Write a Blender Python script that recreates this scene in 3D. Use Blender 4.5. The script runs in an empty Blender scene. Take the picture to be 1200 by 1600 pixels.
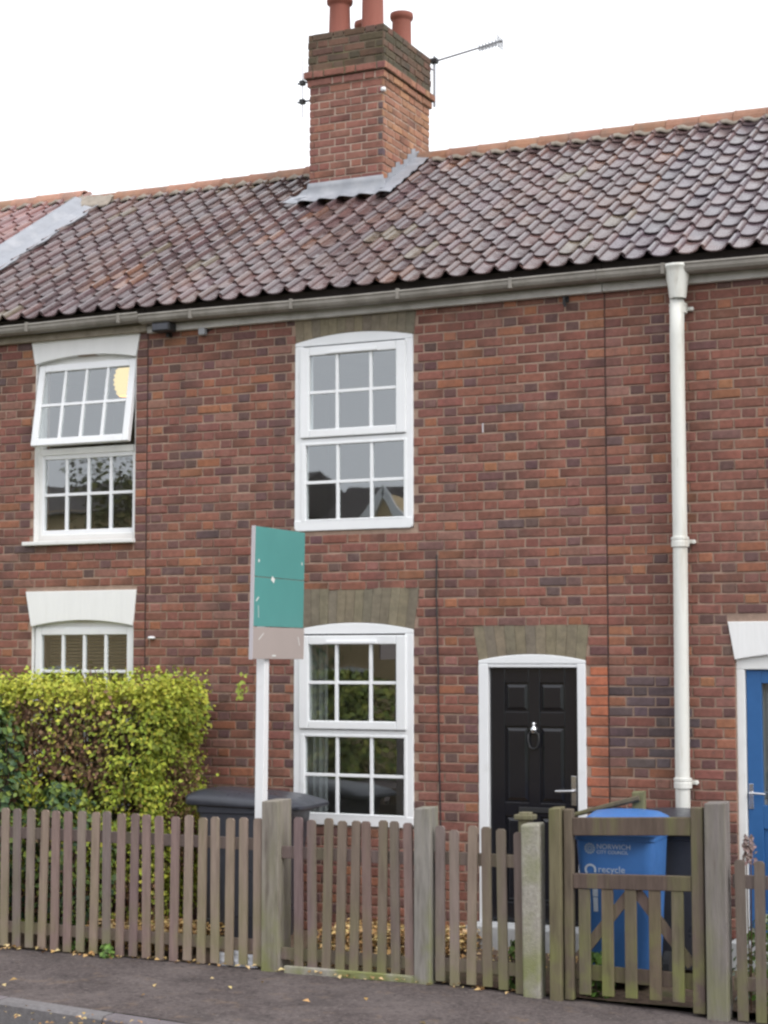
import bpy, math, random
from mathutils import Vector, Matrix, noise as mnoise
R = math.radians
rng = random.Random(7)
S = bpy.context.scene
COL = S.collection

# ------------------------------------------------------------------ camera
cam = bpy.data.cameras.new('camera'); camo = bpy.data.objects.new('camera', cam); COL.objects.link(camo)
PSI, TILT = R(25.03), R(4.80)
fwh = Vector((-math.sin(PSI), math.cos(PSI), 0))
FW = fwh * math.cos(TILT) + Vector((0, 0, 1)) * math.sin(TILT)
UP = -fwh * math.sin(TILT) + Vector((0, 0, 1)) * math.cos(TILT)
RT = FW.cross(UP)
camo.matrix_world = Matrix(((RT.x, UP.x, -FW.x, 5.205), (RT.y, UP.y, -FW.y, -12.873), (RT.z, UP.z, -FW.z, 2.05), (0, 0, 0, 1)))
cam.sensor_fit = 'HORIZONTAL'; cam.sensor_width = 36; cam.lens = 84
cam.clip_end = 2000
S.camera = camo

# ------------------------------------------------------------------ world, sun, exposure
W = bpy.data.worlds.new('World'); S.world = W; W.use_nodes = True
nt = W.node_tree; nt.nodes.clear()
SUN_EL, SUN_AZ = R(45), R(112)          # azimuth clockwise from +Y
sky = nt.nodes.new('ShaderNodeTexSky'); sky.sky_type = 'NISHITA'; sky.sun_disc = False
sky.sun_elevation = SUN_EL; sky.sun_rotation = SUN_AZ
sky.air_density = 1.0; sky.dust_density = 6.0; sky.ozone_density = 1.0
hs = nt.nodes.new('ShaderNodeHueSaturation'); hs.inputs['Saturation'].default_value = 0.16
bg = nt.nodes.new('ShaderNodeBackground'); bg.inputs['Strength'].default_value = 0.13
wo = nt.nodes.new('ShaderNodeOutputWorld')
ov = nt.nodes.new('ShaderNodeMix'); ov.data_type = 'RGBA'; ov.inputs['Factor'].default_value = 0.80   # even overcast veil over the clear sky
ov.inputs['B'].default_value = (8.4, 8.6, 9.0, 1)
nt.links.new(sky.outputs[0], hs.inputs['Color']); nt.links.new(hs.outputs[0], ov.inputs['A']); nt.links.new(ov.outputs['Result'], bg.inputs[0]); nt.links.new(bg.outputs[0], wo.inputs[0])
sl = bpy.data.lights.new('sun', 'SUN'); sl.energy = 0.85; sl.angle = R(25); sl.color = (1, 0.96, 0.90)
slo = bpy.data.objects.new('sun', sl); COL.objects.link(slo)
sd = Vector((math.sin(SUN_AZ) * math.cos(SUN_EL), math.cos(SUN_AZ) * math.cos(SUN_EL), math.sin(SUN_EL)))
slo.rotation_euler = sd.to_track_quat('Z', 'Y').to_euler()
slo.location = (10, -15, 20)
S.view_settings.view_transform = 'Standard'; S.view_settings.look = 'None'
S.view_settings.exposure = 0.72; S.view_settings.gamma = 1; S.view_settings.use_curve_mapping = False
S.render.engine = 'CYCLES'
S.cycles.max_bounces = 8; S.cycles.transparent_max_bounces = 12
S.cycles.filter_width = 2.5

# ------------------------------------------------------------------ materials
MATS = {}
def mat(name, col=(0.5, 0.5, 0.5), rough=0.7, spec=0.5, attr=False, var=0.0, vscale=8.0, bump=0.0, bscale=60.0,
        metal=0.0, stain=None, streak=False, coat=0.0, rvar=0.0, moss=0.0, drip=None):
    """Principled material: base colour (or vertex colour 'Col'), noise variation, stain blotches (colour, scale, lo, hi), bump."""
    m = bpy.data.materials.new(name); m.use_nodes = True
    t = m.node_tree; N = t.nodes; L = t.links
    p = N['Principled BSDF']
    p.inputs['Roughness'].default_value = rough; p.inputs['Metallic'].default_value = metal
    p.inputs['Specular IOR Level'].default_value = spec
    if coat: p.inputs['Coat Weight'].default_value = coat; p.inputs['Coat Roughness'].default_value = 0.08
    geo = N.new('ShaderNodeNewGeometry')
    pos = geo.outputs['Position']
    if attr:
        a = N.new('ShaderNodeAttribute'); a.attribute_name = 'Col'; c = a.outputs['Color']
    else:
        rgb = N.new('ShaderNodeRGB'); rgb.outputs[0].default_value = (*col, 1); c = rgb.outputs[0]
    if streak:
        mp = N.new('ShaderNodeMapping'); mp.inputs['Scale'].default_value = (1, 1, 0.12)
        L.new(pos, mp.inputs[0]); pos2 = mp.outputs[0]
    else: pos2 = pos
    if var:
        n = N.new('ShaderNodeTexNoise'); n.inputs['Scale'].default_value = vscale; n.inputs['Detail'].default_value = 6
        n.inputs['Roughness'].default_value = 0.65
        L.new(pos2, n.inputs['Vector'])
        r = N.new('ShaderNodeMapRange'); r.inputs[1].default_value = 0.25; r.inputs[2].default_value = 0.75
        r.inputs[3].default_value = 1 - var; r.inputs[4].default_value = 1 + var
        L.new(n.outputs['Fac'], r.inputs[0])
        x = N.new('ShaderNodeVectorMath'); x.operation = 'SCALE'
        L.new(c, x.inputs[0]); L.new(r.outputs[0], x.inputs['Scale']); c = x.outputs[0]
    if stain:
        for (sc, ss, lo, hi, amt) in stain:
            n = N.new('ShaderNodeTexNoise'); n.inputs['Scale'].default_value = ss; n.inputs['Detail'].default_value = 5
            n.inputs['Roughness'].default_value = 0.6
            L.new(pos2, n.inputs['Vector'])
            r = N.new('ShaderNodeMapRange'); r.inputs[1].default_value = lo; r.inputs[2].default_value = hi
            r.inputs[4].default_value = amt; L.new(n.outputs['Fac'], r.inputs[0])
            mx = N.new('ShaderNodeMix'); mx.data_type = 'RGBA'; L.new(r.outputs[0], mx.inputs['Factor'])
            L.new(c, mx.inputs['A']); mx.inputs['B'].default_value = (*sc, 1); c = mx.outputs['Result']
    if drip:      # rain streaks and soot washed down the wall
        mp = N.new('ShaderNodeMapping'); mp.inputs['Scale'].default_value = (3.2, 3.2, 0.45); L.new(pos, mp.inputs[0])
        n = N.new('ShaderNodeTexNoise'); n.inputs['Scale'].default_value = 1.0; n.inputs['Detail'].default_value = 7; n.inputs['Roughness'].default_value = 0.62; L.new(mp.outputs[0], n.inputs['Vector'])
        r = N.new('ShaderNodeMapRange'); r.inputs[1].default_value = 0.50; r.inputs[2].default_value = 0.74; r.inputs[4].default_value = drip[1]; L.new(n.outputs['Fac'], r.inputs[0])
        mx = N.new('ShaderNodeMix'); mx.data_type = 'RGBA'; L.new(r.outputs[0], mx.inputs['Factor']); L.new(c, mx.inputs['A']); mx.inputs['B'].default_value = (*drip[0], 1); c = mx.outputs['Result']
    if moss:      # algae growing up from the damp foot, broken up by noise
        sx = N.new('ShaderNodeSeparateXYZ'); L.new(pos, sx.inputs[0])
        r = N.new('ShaderNodeMapRange'); r.inputs[1].default_value = 0.55; r.inputs[2].default_value = -0.15; L.new(sx.outputs['Z'], r.inputs[0])
        n = N.new('ShaderNodeTexNoise'); n.inputs['Scale'].default_value = 5; n.inputs['Detail'].default_value = 6; L.new(pos, n.inputs['Vector'])
        r2 = N.new('ShaderNodeMapRange'); r2.inputs[1].default_value = 0.42; r2.inputs[2].default_value = 0.62; L.new(n.outputs['Fac'], r2.inputs[0])
        q = N.new('ShaderNodeMath'); q.operation = 'MULTIPLY'; L.new(r.outputs[0], q.inputs[0]); L.new(r2.outputs[0], q.inputs[1])
        q2 = N.new('ShaderNodeMath'); q2.operation = 'MULTIPLY'; q2.inputs[1].default_value = moss; L.new(q.outputs[0], q2.inputs[0])
        mx = N.new('ShaderNodeMix'); mx.data_type = 'RGBA'; L.new(q2.outputs[0], mx.inputs['Factor']); L.new(c, mx.inputs['A']); mx.inputs['B'].default_value = (0.19, 0.21, 0.06, 1); c = mx.outputs['Result']
    L.new(c, p.inputs['Base Color'])
    if rvar:
        n = N.new('ShaderNodeTexNoise'); n.inputs['Scale'].default_value = 9; n.inputs['Detail'].default_value = 4
        L.new(pos, n.inputs['Vector'])
        r = N.new('ShaderNodeMapRange'); r.inputs[1].default_value = 0.3; r.inputs[2].default_value = 0.7
        r.inputs[3].default_value = rough - rvar; r.inputs[4].default_value = rough + rvar
        L.new(n.outputs['Fac'], r.inputs[0]); L.new(r.outputs[0], p.inputs['Roughness'])
    if bump:
        n = N.new('ShaderNodeTexNoise'); n.inputs['Scale'].default_value = bscale; n.inputs['Detail'].default_value = 5
        L.new(pos2, n.inputs['Vector'])
        b = N.new('ShaderNodeBump'); b.inputs['Strength'].default_value = bump; b.inputs['Distance'].default_value = 0.01
        L.new(n.outputs['Fac'], b.inputs['Height']); L.new(b.outputs[0], p.inputs['Normal'])
    MATS[name] = m
    return m

mat('brick', attr=True, rough=0.85, spec=0.3, var=0.28, vscale=26, bump=0.35, bscale=110,
    stain=[((0.09, 0.055, 0.055), 3.2, 0.58, 0.80, 0.40), ((0.36, 0.26, 0.21), 7.0, 0.58, 0.82, 0.35), ((0.10, 0.07, 0.072), 21.0, 0.60, 0.74, 0.45)], drip=((0.11, 0.075, 0.068), 0.42))
mat('chimney_brick', attr=True, rough=0.85, spec=0.3, var=0.25, vscale=24, bump=0.35, bscale=90,
    stain=[((0.10, 0.065, 0.05), 3.0, 0.55, 0.75, 0.5)])
mat('mortar', (0.36, 0.255, 0.200), drip=((0.14, 0.105, 0.092), 0.5), rough=0.95, spec=0.2, var=0.22, vscale=14, bump=0.5, bscale=150,
    stain=[((0.16, 0.12, 0.105), 2.5, 0.55, 0.8, 0.45)])
mat('chimney_mortar', (0.46, 0.35, 0.29), rough=0.95, spec=0.2, var=0.22, vscale=14, bump=0.5, bscale=150,
    stain=[((0.15, 0.12, 0.10), 2.5, 0.5, 0.75, 0.6)])
mat('voussoir', attr=True, rough=0.9, spec=0.2, var=0.25, vscale=16, bump=0.4, bscale=80, stain=[((0.13, 0.11, 0.085), 6, 0.5, 0.75, 0.6)])
mat('white_lintel', (0.80, 0.80, 0.80), rough=0.7, spec=0.3, var=0.04, vscale=10, bump=0.25, bscale=40, streak=True,
    stain=[((0.5, 0.49, 0.47), 16, 0.60, 0.9, 0.3)])
mat('pantile', attr=True, rough=0.20, spec=1.0, var=0.22, vscale=14, bump=0.15, bscale=50, rvar=0.10,
    stain=[((0.075, 0.055, 0.06), 2.4, 0.5, 0.75, 0.55), ((0.24, 0.22, 0.16), 11, 0.64, 0.78, 0.4), ((0.26, 0.13, 0.08), 1.3, 0.55, 0.75, 0.4)])
mat('ridge', attr=True, rough=0.75, spec=0.3, var=0.22, vscale=9, bump=0.3, bscale=60, stain=[((0.16, 0.14, 0.12), 4, 0.5, 0.72, 0.65)])
mat('roof_felt', (0.05, 0.042, 0.042), rough=0.95, spec=0.1, var=0.2)
mat('bedding', (0.30, 0.26, 0.22), rough=0.95, spec=0.2, var=0.3, vscale=12, bump=0.6, bscale=40)
mat('lead', (0.27, 0.28, 0.31), rough=0.5, spec=0.4, var=0.15, vscale=9, bump=0.25, bscale=14, rvar=0.1, stain=[((0.42, 0.42, 0.44), 5, 0.5, 0.75, 0.6)])
mat('upvc', (0.80, 0.81, 0.83), rough=0.32, spec=0.45, var=0.03, vscale=4, stain=[((0.52, 0.51, 0.48), 7, 0.60, 0.85, 0.35)])
mat('white_paint', (0.76, 0.76, 0.75), rough=0.45, spec=0.4, var=0.05, vscale=6, stain=[((0.5, 0.47, 0.42), 7, 0.6, 0.85, 0.35)])
mat('pipe_paint', (0.72, 0.72, 0.68), rough=0.4, spec=0.4, var=0.06, vscale=7, streak=True, stain=[((0.36, 0.30, 0.22), 14, 0.54, 0.78, 0.55), ((0.20, 0.17, 0.13), 30, 0.62, 0.75, 0.5)])
mat('gutter', (0.26, 0.24, 0.215), rough=0.6, spec=0.35, var=0.2, vscale=5, bump=0.2, bscale=20, stain=[((0.13, 0.115, 0.095), 4, 0.46, 0.72, 0.65), ((0.38, 0.35, 0.31), 14, 0.58, 0.72, 0.4)])
mat('fascia_white', (0.55, 0.53, 0.51), rough=0.6, spec=0.35, var=0.15, vscale=6, stain=[((0.26, 0.24, 0.21), 5, 0.48, 0.75, 0.6)])
mat('fascia_wood', (0.30, 0.26, 0.21), rough=0.85, spec=0.2, var=0.3, vscale=10, bump=0.3, bscale=25)
mat('black_paint', (0.012, 0.012, 0.016), rough=0.16, spec=0.5, bump=0.03, bscale=12)
mat('blue_paint', (0.030, 0.115, 0.30), rough=0.4, spec=0.4, var=0.08)
mat('chrome', (0.75, 0.75, 0.77), rough=0.22, metal=1.0)
mat('black_metal', (0.02, 0.02, 0.022), rough=0.5, var=0.1)
mat('grey_metal', (0.30, 0.30, 0.32), rough=0.5, metal=0.6, var=0.1)
mat('grey_plastic', (0.35, 0.36, 0.39), rough=0.5, var=0.05)
mat('sooty_mortar', (0.17, 0.135, 0.10), rough=0.95, spec=0.2, var=0.3, vscale=14, bump=0.5, bscale=120, stain=[((0.14, 0.15, 0.06), 5, 0.5, 0.7, 0.6)])
mat('joint', (0.075, 0.05, 0.045), rough=0.95, spec=0.1, var=0.4, vscale=12)
mat('terracotta', (0.25, 0.085, 0.062), rough=0.75, spec=0.3, var=0.2, vscale=6, streak=True, bump=0.15, bscale=50,
    stain=[((0.12, 0.07, 0.055), 3, 0.5, 0.75, 0.6)])
mat('picket', attr=True, moss=0.45, rough=0.85, spec=0.2, var=0.22, vscale=30, streak=True, bump=0.4, bscale=60,
    stain=[((0.16, 0.17, 0.07), 4, 0.52, 0.75, 0.5), ((0.10, 0.07, 0.06), 12, 0.58, 0.75, 0.5)])
mat('post_wood', attr=True, moss=0.75, rough=0.9, spec=0.2, var=0.28, vscale=24, streak=True, bump=0.5, bscale=50,
    stain=[((0.16, 0.165, 0.07), 5, 0.48, 0.68, 0.65), ((0.07, 0.05, 0.045), 13, 0.55, 0.72, 0.6)])
mat('concrete', (0.33, 0.31, 0.27), moss=0.9, rough=0.92, spec=0.2, var=0.3, vscale=40, bump=0.6, bscale=120, stain=[((0.22, 0.23, 0.12), 3.5, 0.48, 0.68, 0.7)])
mat('asphalt', (0.092, 0.075, 0.073), rough=0.9, spec=0.25, var=0.7, vscale=34, bump=1.0, bscale=70,
    stain=[((0.155, 0.13, 0.125), 1.7, 0.45, 0.68, 0.7), ((0.045, 0.038, 0.038), 2.6, 0.56, 0.72, 0.65), ((0.22, 0.15, 0.10), 7, 0.58, 0.72, 0.4), ((0.03, 0.027, 0.027), 24, 0.58, 0.66, 0.7), ((0.26, 0.225, 0.21), 38, 0.62, 0.68, 0.65)])
mat('road', (0.085, 0.075, 0.073), rough=0.88, spec=0.3, var=0.3, vscale=60, bump=0.6, bscale=160, stain=[((0.2, 0.14, 0.08), 8, 0.55, 0.7, 0.4)])
mat('kerb', attr=True, rough=0.9, spec=0.25, var=0.25, vscale=30, bump=0.4, bscale=90, stain=[((0.10, 0.085, 0.08), 3, 0.5, 0.75, 0.5)])
mat('earth', (0.14, 0.10, 0.075), rough=1, spec=0.1, var=0.4, vscale=20, bump=1.0, bscale=60, stain=[((0.10, 0.12, 0.05), 3, 0.5, 0.65, 0.5)])
mat('leaf', attr=True, rough=0.55, spec=0.3, var=0.12, vscale=30)
mat('dry_leaf', attr=True, rough=0.8, spec=0.2, var=0.15, vscale=40)
mat('twig', (0.16, 0.095, 0.065), rough=0.9, spec=0.2, var=0.25, vscale=20)
mat('bark', (0.10, 0.075, 0.055), rough=0.95, spec=0.2, var=0.3, vscale=12, bump=0.5, bscale=20)
mat('bin_black', (0.048, 0.051, 0.064), rough=0.34, spec=0.45, var=0.15, vscale=8, bump=0.05, bscale=120, rvar=0.08)
mat('bin_blue', (0.060, 0.180, 0.47), rough=0.42, spec=0.4, var=0.10, vscale=7, bump=0.05, bscale=120, rvar=0.08)
mat('bin_print', (0.50, 0.57, 0.66), rough=0.6, var=0.2, vscale=60)
mat('bin_print_faded', (0.34, 0.42, 0.50), rough=0.6)
mat('rubber', (0.02, 0.02, 0.02), rough=0.8)
mat('sign_teal', (0.095, 0.315, 0.30), rough=0.45, spec=0.35, var=0.05, vscale=3)
mat('sign_grey', (0.42, 0.36, 0.34), rough=0.5, spec=0.35, var=0.03, vscale=3)
mat('sign_edge', (0.50, 0.47, 0.50), rough=0.5)
mat('sign_mark', (0.75, 0.77, 0.75), rough=0.6)
mat('interior', (0.62, 0.60, 0.54), rough=0.9, spec=0.2, var=0.06, vscale=2)
mat('interior_dark', (0.13, 0.115, 0.10), rough=0.9, spec=0.2, var=0.1, vscale=2)
mat('curtain', (0.42, 0.43, 0.44), rough=0.9, spec=0.1, var=0.05)
mat('blind', (0.24, 0.18, 0.12), rough=0.7, var=0.1)
mat('paper', (0.72, 0.74, 0.80), rough=0.8, var=0.05)
mat('stone_step', (0.46, 0.47, 0.48), rough=0.85, var=0.15, vscale=14, bump=0.2)
mat('moss', (0.13, 0.15, 0.055), rough=1, spec=0.1, var=0.3, vscale=30, bump=0.8, bscale=60, stain=[((0.28, 0.26, 0.22), 8, 0.5, 0.65, 0.7)])
mat('buff_brick', (0.55, 0.41, 0.24), rough=0.9, var=0.15, vscale=14)
mat('dark_roof', (0.06, 0.048, 0.048), rough=0.8, var=0.2, vscale=8)
mat('grass', (0.07, 0.11, 0.03), rough=1, spec=0.1, var=0.35, vscale=6, bump=0.5, bscale=30)

def glass_mat():
    m = bpy.data.materials.new('glass'); m.use_nodes = True
    t = m.node_tree; N = t.nodes; L = t.links; N.clear()
    o = N.new('ShaderNodeOutputMaterial'); tr = N.new('ShaderNodeBsdfTransparent'); tr.inputs[0].default_value = (0.86, 0.90, 0.89, 1)
    gl = N.new('ShaderNodeBsdfGlossy'); gl.inputs['Roughness'].default_value = 0.015; gl.inputs['Color'].default_value = (0.93, 0.97, 1, 1)
    fr = N.new('ShaderNodeFresnel'); ior = 2.8     # two panes, four surfaces
    g = N.new('ShaderNodeNewGeometry'); mr = N.new('ShaderNodeMapRange'); mr.inputs[3].default_value = ior; mr.inputs[4].default_value = 1 / ior
    L.new(g.outputs['Backfacing'], mr.inputs[0]); L.new(mr.outputs[0], fr.inputs[0])
    n = N.new('ShaderNodeTexNoise'); n.inputs['Scale'].default_value = 1.6
    L.new(g.outputs['Position'], n.inputs['Vector'])
    b = N.new('ShaderNodeBump'); b.inputs['Strength'].default_value = 0.05; b.inputs['Distance'].default_value = 0.02
    L.new(n.outputs['Fac'], b.inputs['Height']); L.new(b.outputs[0], gl.inputs['Normal'])
    mx = N.new('ShaderNodeMixShader'); L.new(fr.outputs[0], mx.inputs[0]); L.new(tr.outputs[0], mx.inputs[1]); L.new(gl.outputs[0], mx.inputs[2])
    L.new(mx.outputs[0], o.inputs[0]); MATS['glass'] = m
glass_mat()
def emit_mat(name, col, s):
    m = bpy.data.materials.new(name); m.use_nodes = True; p = m.node_tree.nodes['Principled BSDF']
    p.inputs['Base Color'].default_value = (*col, 1); p.inputs['Emission Color'].default_value = (*col, 1); p.inputs['Emission Strength'].default_value = s
    MATS[name] = m
emit_mat('lamp_glow', (1.0, 0.74, 0.26), 0.62)

# ------------------------------------------------------------------ mesh helpers
class MB:
    def __init__(s): s.v = []; s.f = []; s.c = []; s.col = (0.5, 0.5, 0.5)
    def add(s, vs, fs, col=None):
        k = len(s.v); s.v += [tuple(v) for v in vs]; s.f += [tuple(i + k for i in f) for f in fs]
        s.c += [col or s.col] * len(vs); return s
    def box(s, x0, x1, y0, y1, z0, z1, col=None, j=0.0, r=None):
        vs = [(x, y, z) for z in (z0, z1) for (x, y) in ((x0, y0), (x1, y0), (x1, y1), (x0, y1))]
        if j: vs = [tuple(c + (r or rng).uniform(-j, j) for c in v) for v in vs]
        return s.add(vs, [(3, 2, 1, 0), (4, 5, 6, 7), (0, 1, 5, 4), (1, 2, 6, 5), (2, 3, 7, 6), (3, 0, 4, 7)], col)
    def prism(s, poly, y0, y1, col=None):
        """poly in (x,z), extruded y0 (front) to y1"""
        n = len(poly); vs = [(x, y0, z) for x, z in poly] + [(x, y1, z) for x, z in poly]
        fs = [tuple(range(n)), tuple(range(2 * n - 1, n - 1, -1))] + [((i + 1) % n, i, n + i, n + (i + 1) % n) for i in range(n)]
        return s.add(vs, fs, col)
    def tube(s, pts, r, n=8, col=None, caps=True):
        pts = [Vector(p) for p in pts]; rr = r if isinstance(r, (list, tuple)) else [r] * len(pts)
        vs = []; fs = []
        for i, p in enumerate(pts):
            d = (pts[min(i + 1, len(pts) - 1)] - pts[max(i - 1, 0)]).normalized()
            a = d.orthogonal().normalized() if i == 0 else (a - d * a.dot(d)).normalized()
            b = d.cross(a)
            for k in range(n):
                t = 2 * math.pi * k / n; vs.append(p + (a * math.cos(t) + b * math.sin(t)) * rr[i])
        for i in range(len(pts) - 1):
            for k in range(n):
                fs.append((i * n + k, i * n + (k + 1) % n, (i + 1) * n + (k + 1) % n, (i + 1) * n + k))
        if caps: fs += [tuple(range(n - 1, -1, -1)), tuple((len(pts) - 1) * n + k for k in range(n))]
        return s.add(vs, fs, col)
    def lathe(s, prof, c, n=20, col=None, cap=True):
        vs = []; fs = []
        for (r, z) in prof:
            for k in range(n):
                t = 2 * math.pi * k / n; vs.append((c[0] + r * math.cos(t), c[1] + r * math.sin(t), c[2] + z))
        for i in range(len(prof) - 1):
            for k in range(n): fs.append((i * n + k, i * n + (k + 1) % n, (i + 1) * n + (k + 1) % n, (i + 1) * n + k))
        if cap: fs += [tuple(range(n - 1, -1, -1)), tuple((len(prof) - 1) * n + k for k in range(n))]
        return s.add(vs, fs, col)
    def sheet(s, fn, nu, nv, col=None):
        vs = [fn(i / nu, j / nv) for j in range(nv + 1) for i in range(nu + 1)]
        fs = [(j * (nu + 1) + i, j * (nu + 1) + i + 1, (j + 1) * (nu + 1) + i + 1, (j + 1) * (nu + 1) + i) for j in range(nv) for i in range(nu)]
        return s.add(vs, fs, col)
    def mesh(s, name, m, smooth=False):
        me = bpy.data.meshes.new(name); me.from_pydata(s.v, [], s.f)
        a = me.color_attributes.new('Col', 'FLOAT_COLOR', 'POINT')
        a.data.foreach_set('color', [x for c in s.c for x in (*c, 1.0)])
        me.materials.append(MATS[m])
        if smooth: me.polygons.foreach_set('use_smooth', [True] * len(me.polygons))
        me.update(); return me
    def build(s, name, m, parent=None, smooth=False, bevel=0, local=False, seg=2, solid=0):
        o = bpy.data.objects.new(name, s.mesh(name, m, smooth)); COL.objects.link(o)
        if parent is not None: par(o, parent, local)
        if solid:
            d = o.modifiers.new('thickness', 'SOLIDIFY'); d.thickness = solid; d.offset = 0
        if bevel:
            b = o.modifiers.new('bevel', 'BEVEL'); b.width = bevel; b.segments = seg; b.limit_method = 'ANGLE'; b.angle_limit = R(40)
        return o
WLOC = {}
def par(o, parent, local=False):
    o.parent = parent
    if not local:
        w = WLOC.get(parent.name)
        if w is not None: o.matrix_parent_inverse = Matrix.Translation(-w)
def tag(o, label=None, cat=None, group=None, kind=None):
    if label: o['label'] = label
    if cat: o['category'] = cat
    if group: o['group'] = group
    if kind: o['kind'] = kind
    return o
def thing(name, label, cat, loc=(0, 0, 0), rz=0, group=None):
    o = bpy.data.objects.new(name, None); COL.objects.link(o); o.location = loc; o.rotation_euler = (0, 0, rz)
    o.empty_display_size = 0.1
    WLOC[o.name] = Vector(loc)
    return tag(o, label, cat, group)
def place(me, name, loc, rz, parent):
    o = bpy.data.objects.new(name, me); COL.objects.link(o); o.parent = parent
    o.location = loc; o.rotation_euler = (0, 0, rz); return o
def vj(c, a=0.12, r=rng):
    k = 1 + r.uniform(-a, a); return tuple(max(0.0, x * k * (1 + r.uniform(-a, a) * 0.35)) for x in c)

# ------------------------------------------------------------------ ground, pavement, kerb, road
XL, XR = -11.0, 8.5
def pav_z(x): return -0.10 - 0.035 * min(max(0.0, x - 0.2), 3.0)
def kerb_y(x): return -3.217 - 0.172 * (x + 2.046)
tag(MB().sheet(lambda u, v: (-400 + 800 * u, -400 + 800 * v, -0.36), 8, 8).build('ground', 'grass'), kind='structure')
tag(MB().sheet(lambda u, v: ((XL - 30) + (XR - XL + 60) * u, kerb_y((XL - 30) + (XR - XL + 60) * u) + 0.02 - (7.5) * v, -0.235), 20, 4).build('road', 'road'), kind='structure')
pv = MB().sheet(lambda u, v: (lambda x: (x, (-1.52) * (1 - v) + (kerb_y(x) + 0.0) * v, pav_z(x) + 0.008 * math.sin(x * 2.1) * math.sin(v * 5)))(XL + (XR - XL) * u), 120, 24)
tag(pv.build('pavement', 'asphalt', smooth=True), kind='structure')
kb = MB()
kb.sheet(lambda u, v: (lambda x: (x, kerb_y(x) - 0.005, -0.36 + (pav_z(x) - 0.01 + 0.36) * v))(XL + (XR - XL) * u), 60, 1)
kerb = tag(kb.build('kerb', 'mortar'), kind='structure')
x = XL
while x < XR:
    x1 = x + 0.905; a = Vector((x, kerb_y(x), 0)); b = Vector((x1 - 0.014, kerb_y(x1 - 0.014), 0)); n = Vector((0, -0.13, 0))
    z0 = pav_z(x) + 0.004; z1 = pav_z(x1) + 0.004; c = vj((0.185, 0.165, 0.17), 0.16)
    m = MB(); m.col = c
    vs = []
    for p, z in ((a, z0), (b, z1)):
        vs += [(p.x, p.y - 0.006, z), (p.x, p.y - 0.115, z - 0.002), (p.x, p.y - 0.137, z - 0.022), (p.x, p.y - 0.14, -0.36), (p.x, p.y - 0.006, -0.36)]
    m.add(vs, [(0, 1, 2, 3, 4), (9, 8, 7, 6, 5)] + [((i + 1) % 5, i, 5 + i, 5 + (i + 1) % 5) for i in range(5)])
    m.build('kerb_stone', 'kerb', kerb); x = x1
gd = MB().sheet(lambda u, v: (XL + (XR - XL) * u, -1.58 + 1.62 * v, -0.075 - 0.02 * (1 - v) + 0.02 * math.sin(u * 90) * math.sin(v * 7) - 0.03 * min(1, max(0, (XL + (XR - XL) * u - 0.5)))), 140, 14)
tag(gd.build('garden_ground', 'earth', smooth=True), kind='structure')
ed = MB(); ed.box(-0.80, 0.20, -1.665, -1.625, -0.2, -0.055)
tag(ed.build('edging_strip', 'concrete', bevel=0.006), 'thin concrete edging strip at the foot of the middle fence', 'edging')

# ------------------------------------------------------------------ brickwork
CH = 0.075; BL = 0.2125; BH = 0.0995; J = 0.0128; BASEZ = -0.15
PAL = [((0.228, 0.097, 0.072), 32), ((0.208, 0.090, 0.070), 30), ((0.245, 0.105, 0.076), 22), ((0.185, 0.084, 0.070), 14), ((0.278, 0.120, 0.074), 6),
       ((0.150, 0.080, 0.072), 8), ((0.118, 0.073, 0.072), 3), ((0.240, 0.117, 0.093), 10)]
def tone(r, L=0.2):
    if L < 0.12 and r.random() < 0.30: return vj((0.135, 0.076, 0.070), 0.2, r)
    if r.random() < 0.07: return vj((0.30, 0.13, 0.075), 0.12, r)
    t = r.uniform(0, sum(w for _, w in PAL))
    for c, w in PAL:
        t -= w
        if t <= 0: return vj(c, 0.13, r)
    return PAL[0][0]
def brick_geo(mb, L, H, col, ox=0, oy=0, oz=0, r=rng, D=0.05, front=-0.005):
    """one brick, front at y=oy+front, chamfered arris"""
    ch = 0.005; f = front + r.uniform(-0.0035, 0.003); j = lambda: r.uniform(-0.0034, 0.0034)
    p = [(0, 0), (L, 0), (L, H), (0, H)]; pi = [(ch, ch), (L - ch, ch), (L - ch, H - ch), (ch, H - ch)]
    vs = [(ox + x + j(), oy + f + r.uniform(-0.0015, 0.0015), oz + z + j()) for x, z in pi]
    vs += [(ox + x + j() * 0.6, oy + f + ch, oz + z + j() * 0.6) for x, z in p] + [(ox + x, oy + D, oz + z) for x, z in p]
    fs = [(0, 1, 2, 3)] + [(4 + i, 4 + (i + 1) % 4, (i + 1) % 4, i) for i in range(4)] + [(8 + i, 8 + (i + 1) % 4, 4 + (i + 1) % 4, 4 + i) for i in range(4)]
    # darker burnt end on some bricks
    mb.add(vs, fs, col)
    if L > 0.15 and r.random() < 0.22:
        k = len(mb.c) - len(vs); dk = tuple(c * 0.55 + 0.01 for c in col)
        for i in (0, 3, 4, 7, 8, 11) if r.random() < 0.5 else (1, 2, 5, 6, 9, 10): mb.c[k + i] = dk
POOL = {}
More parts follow.
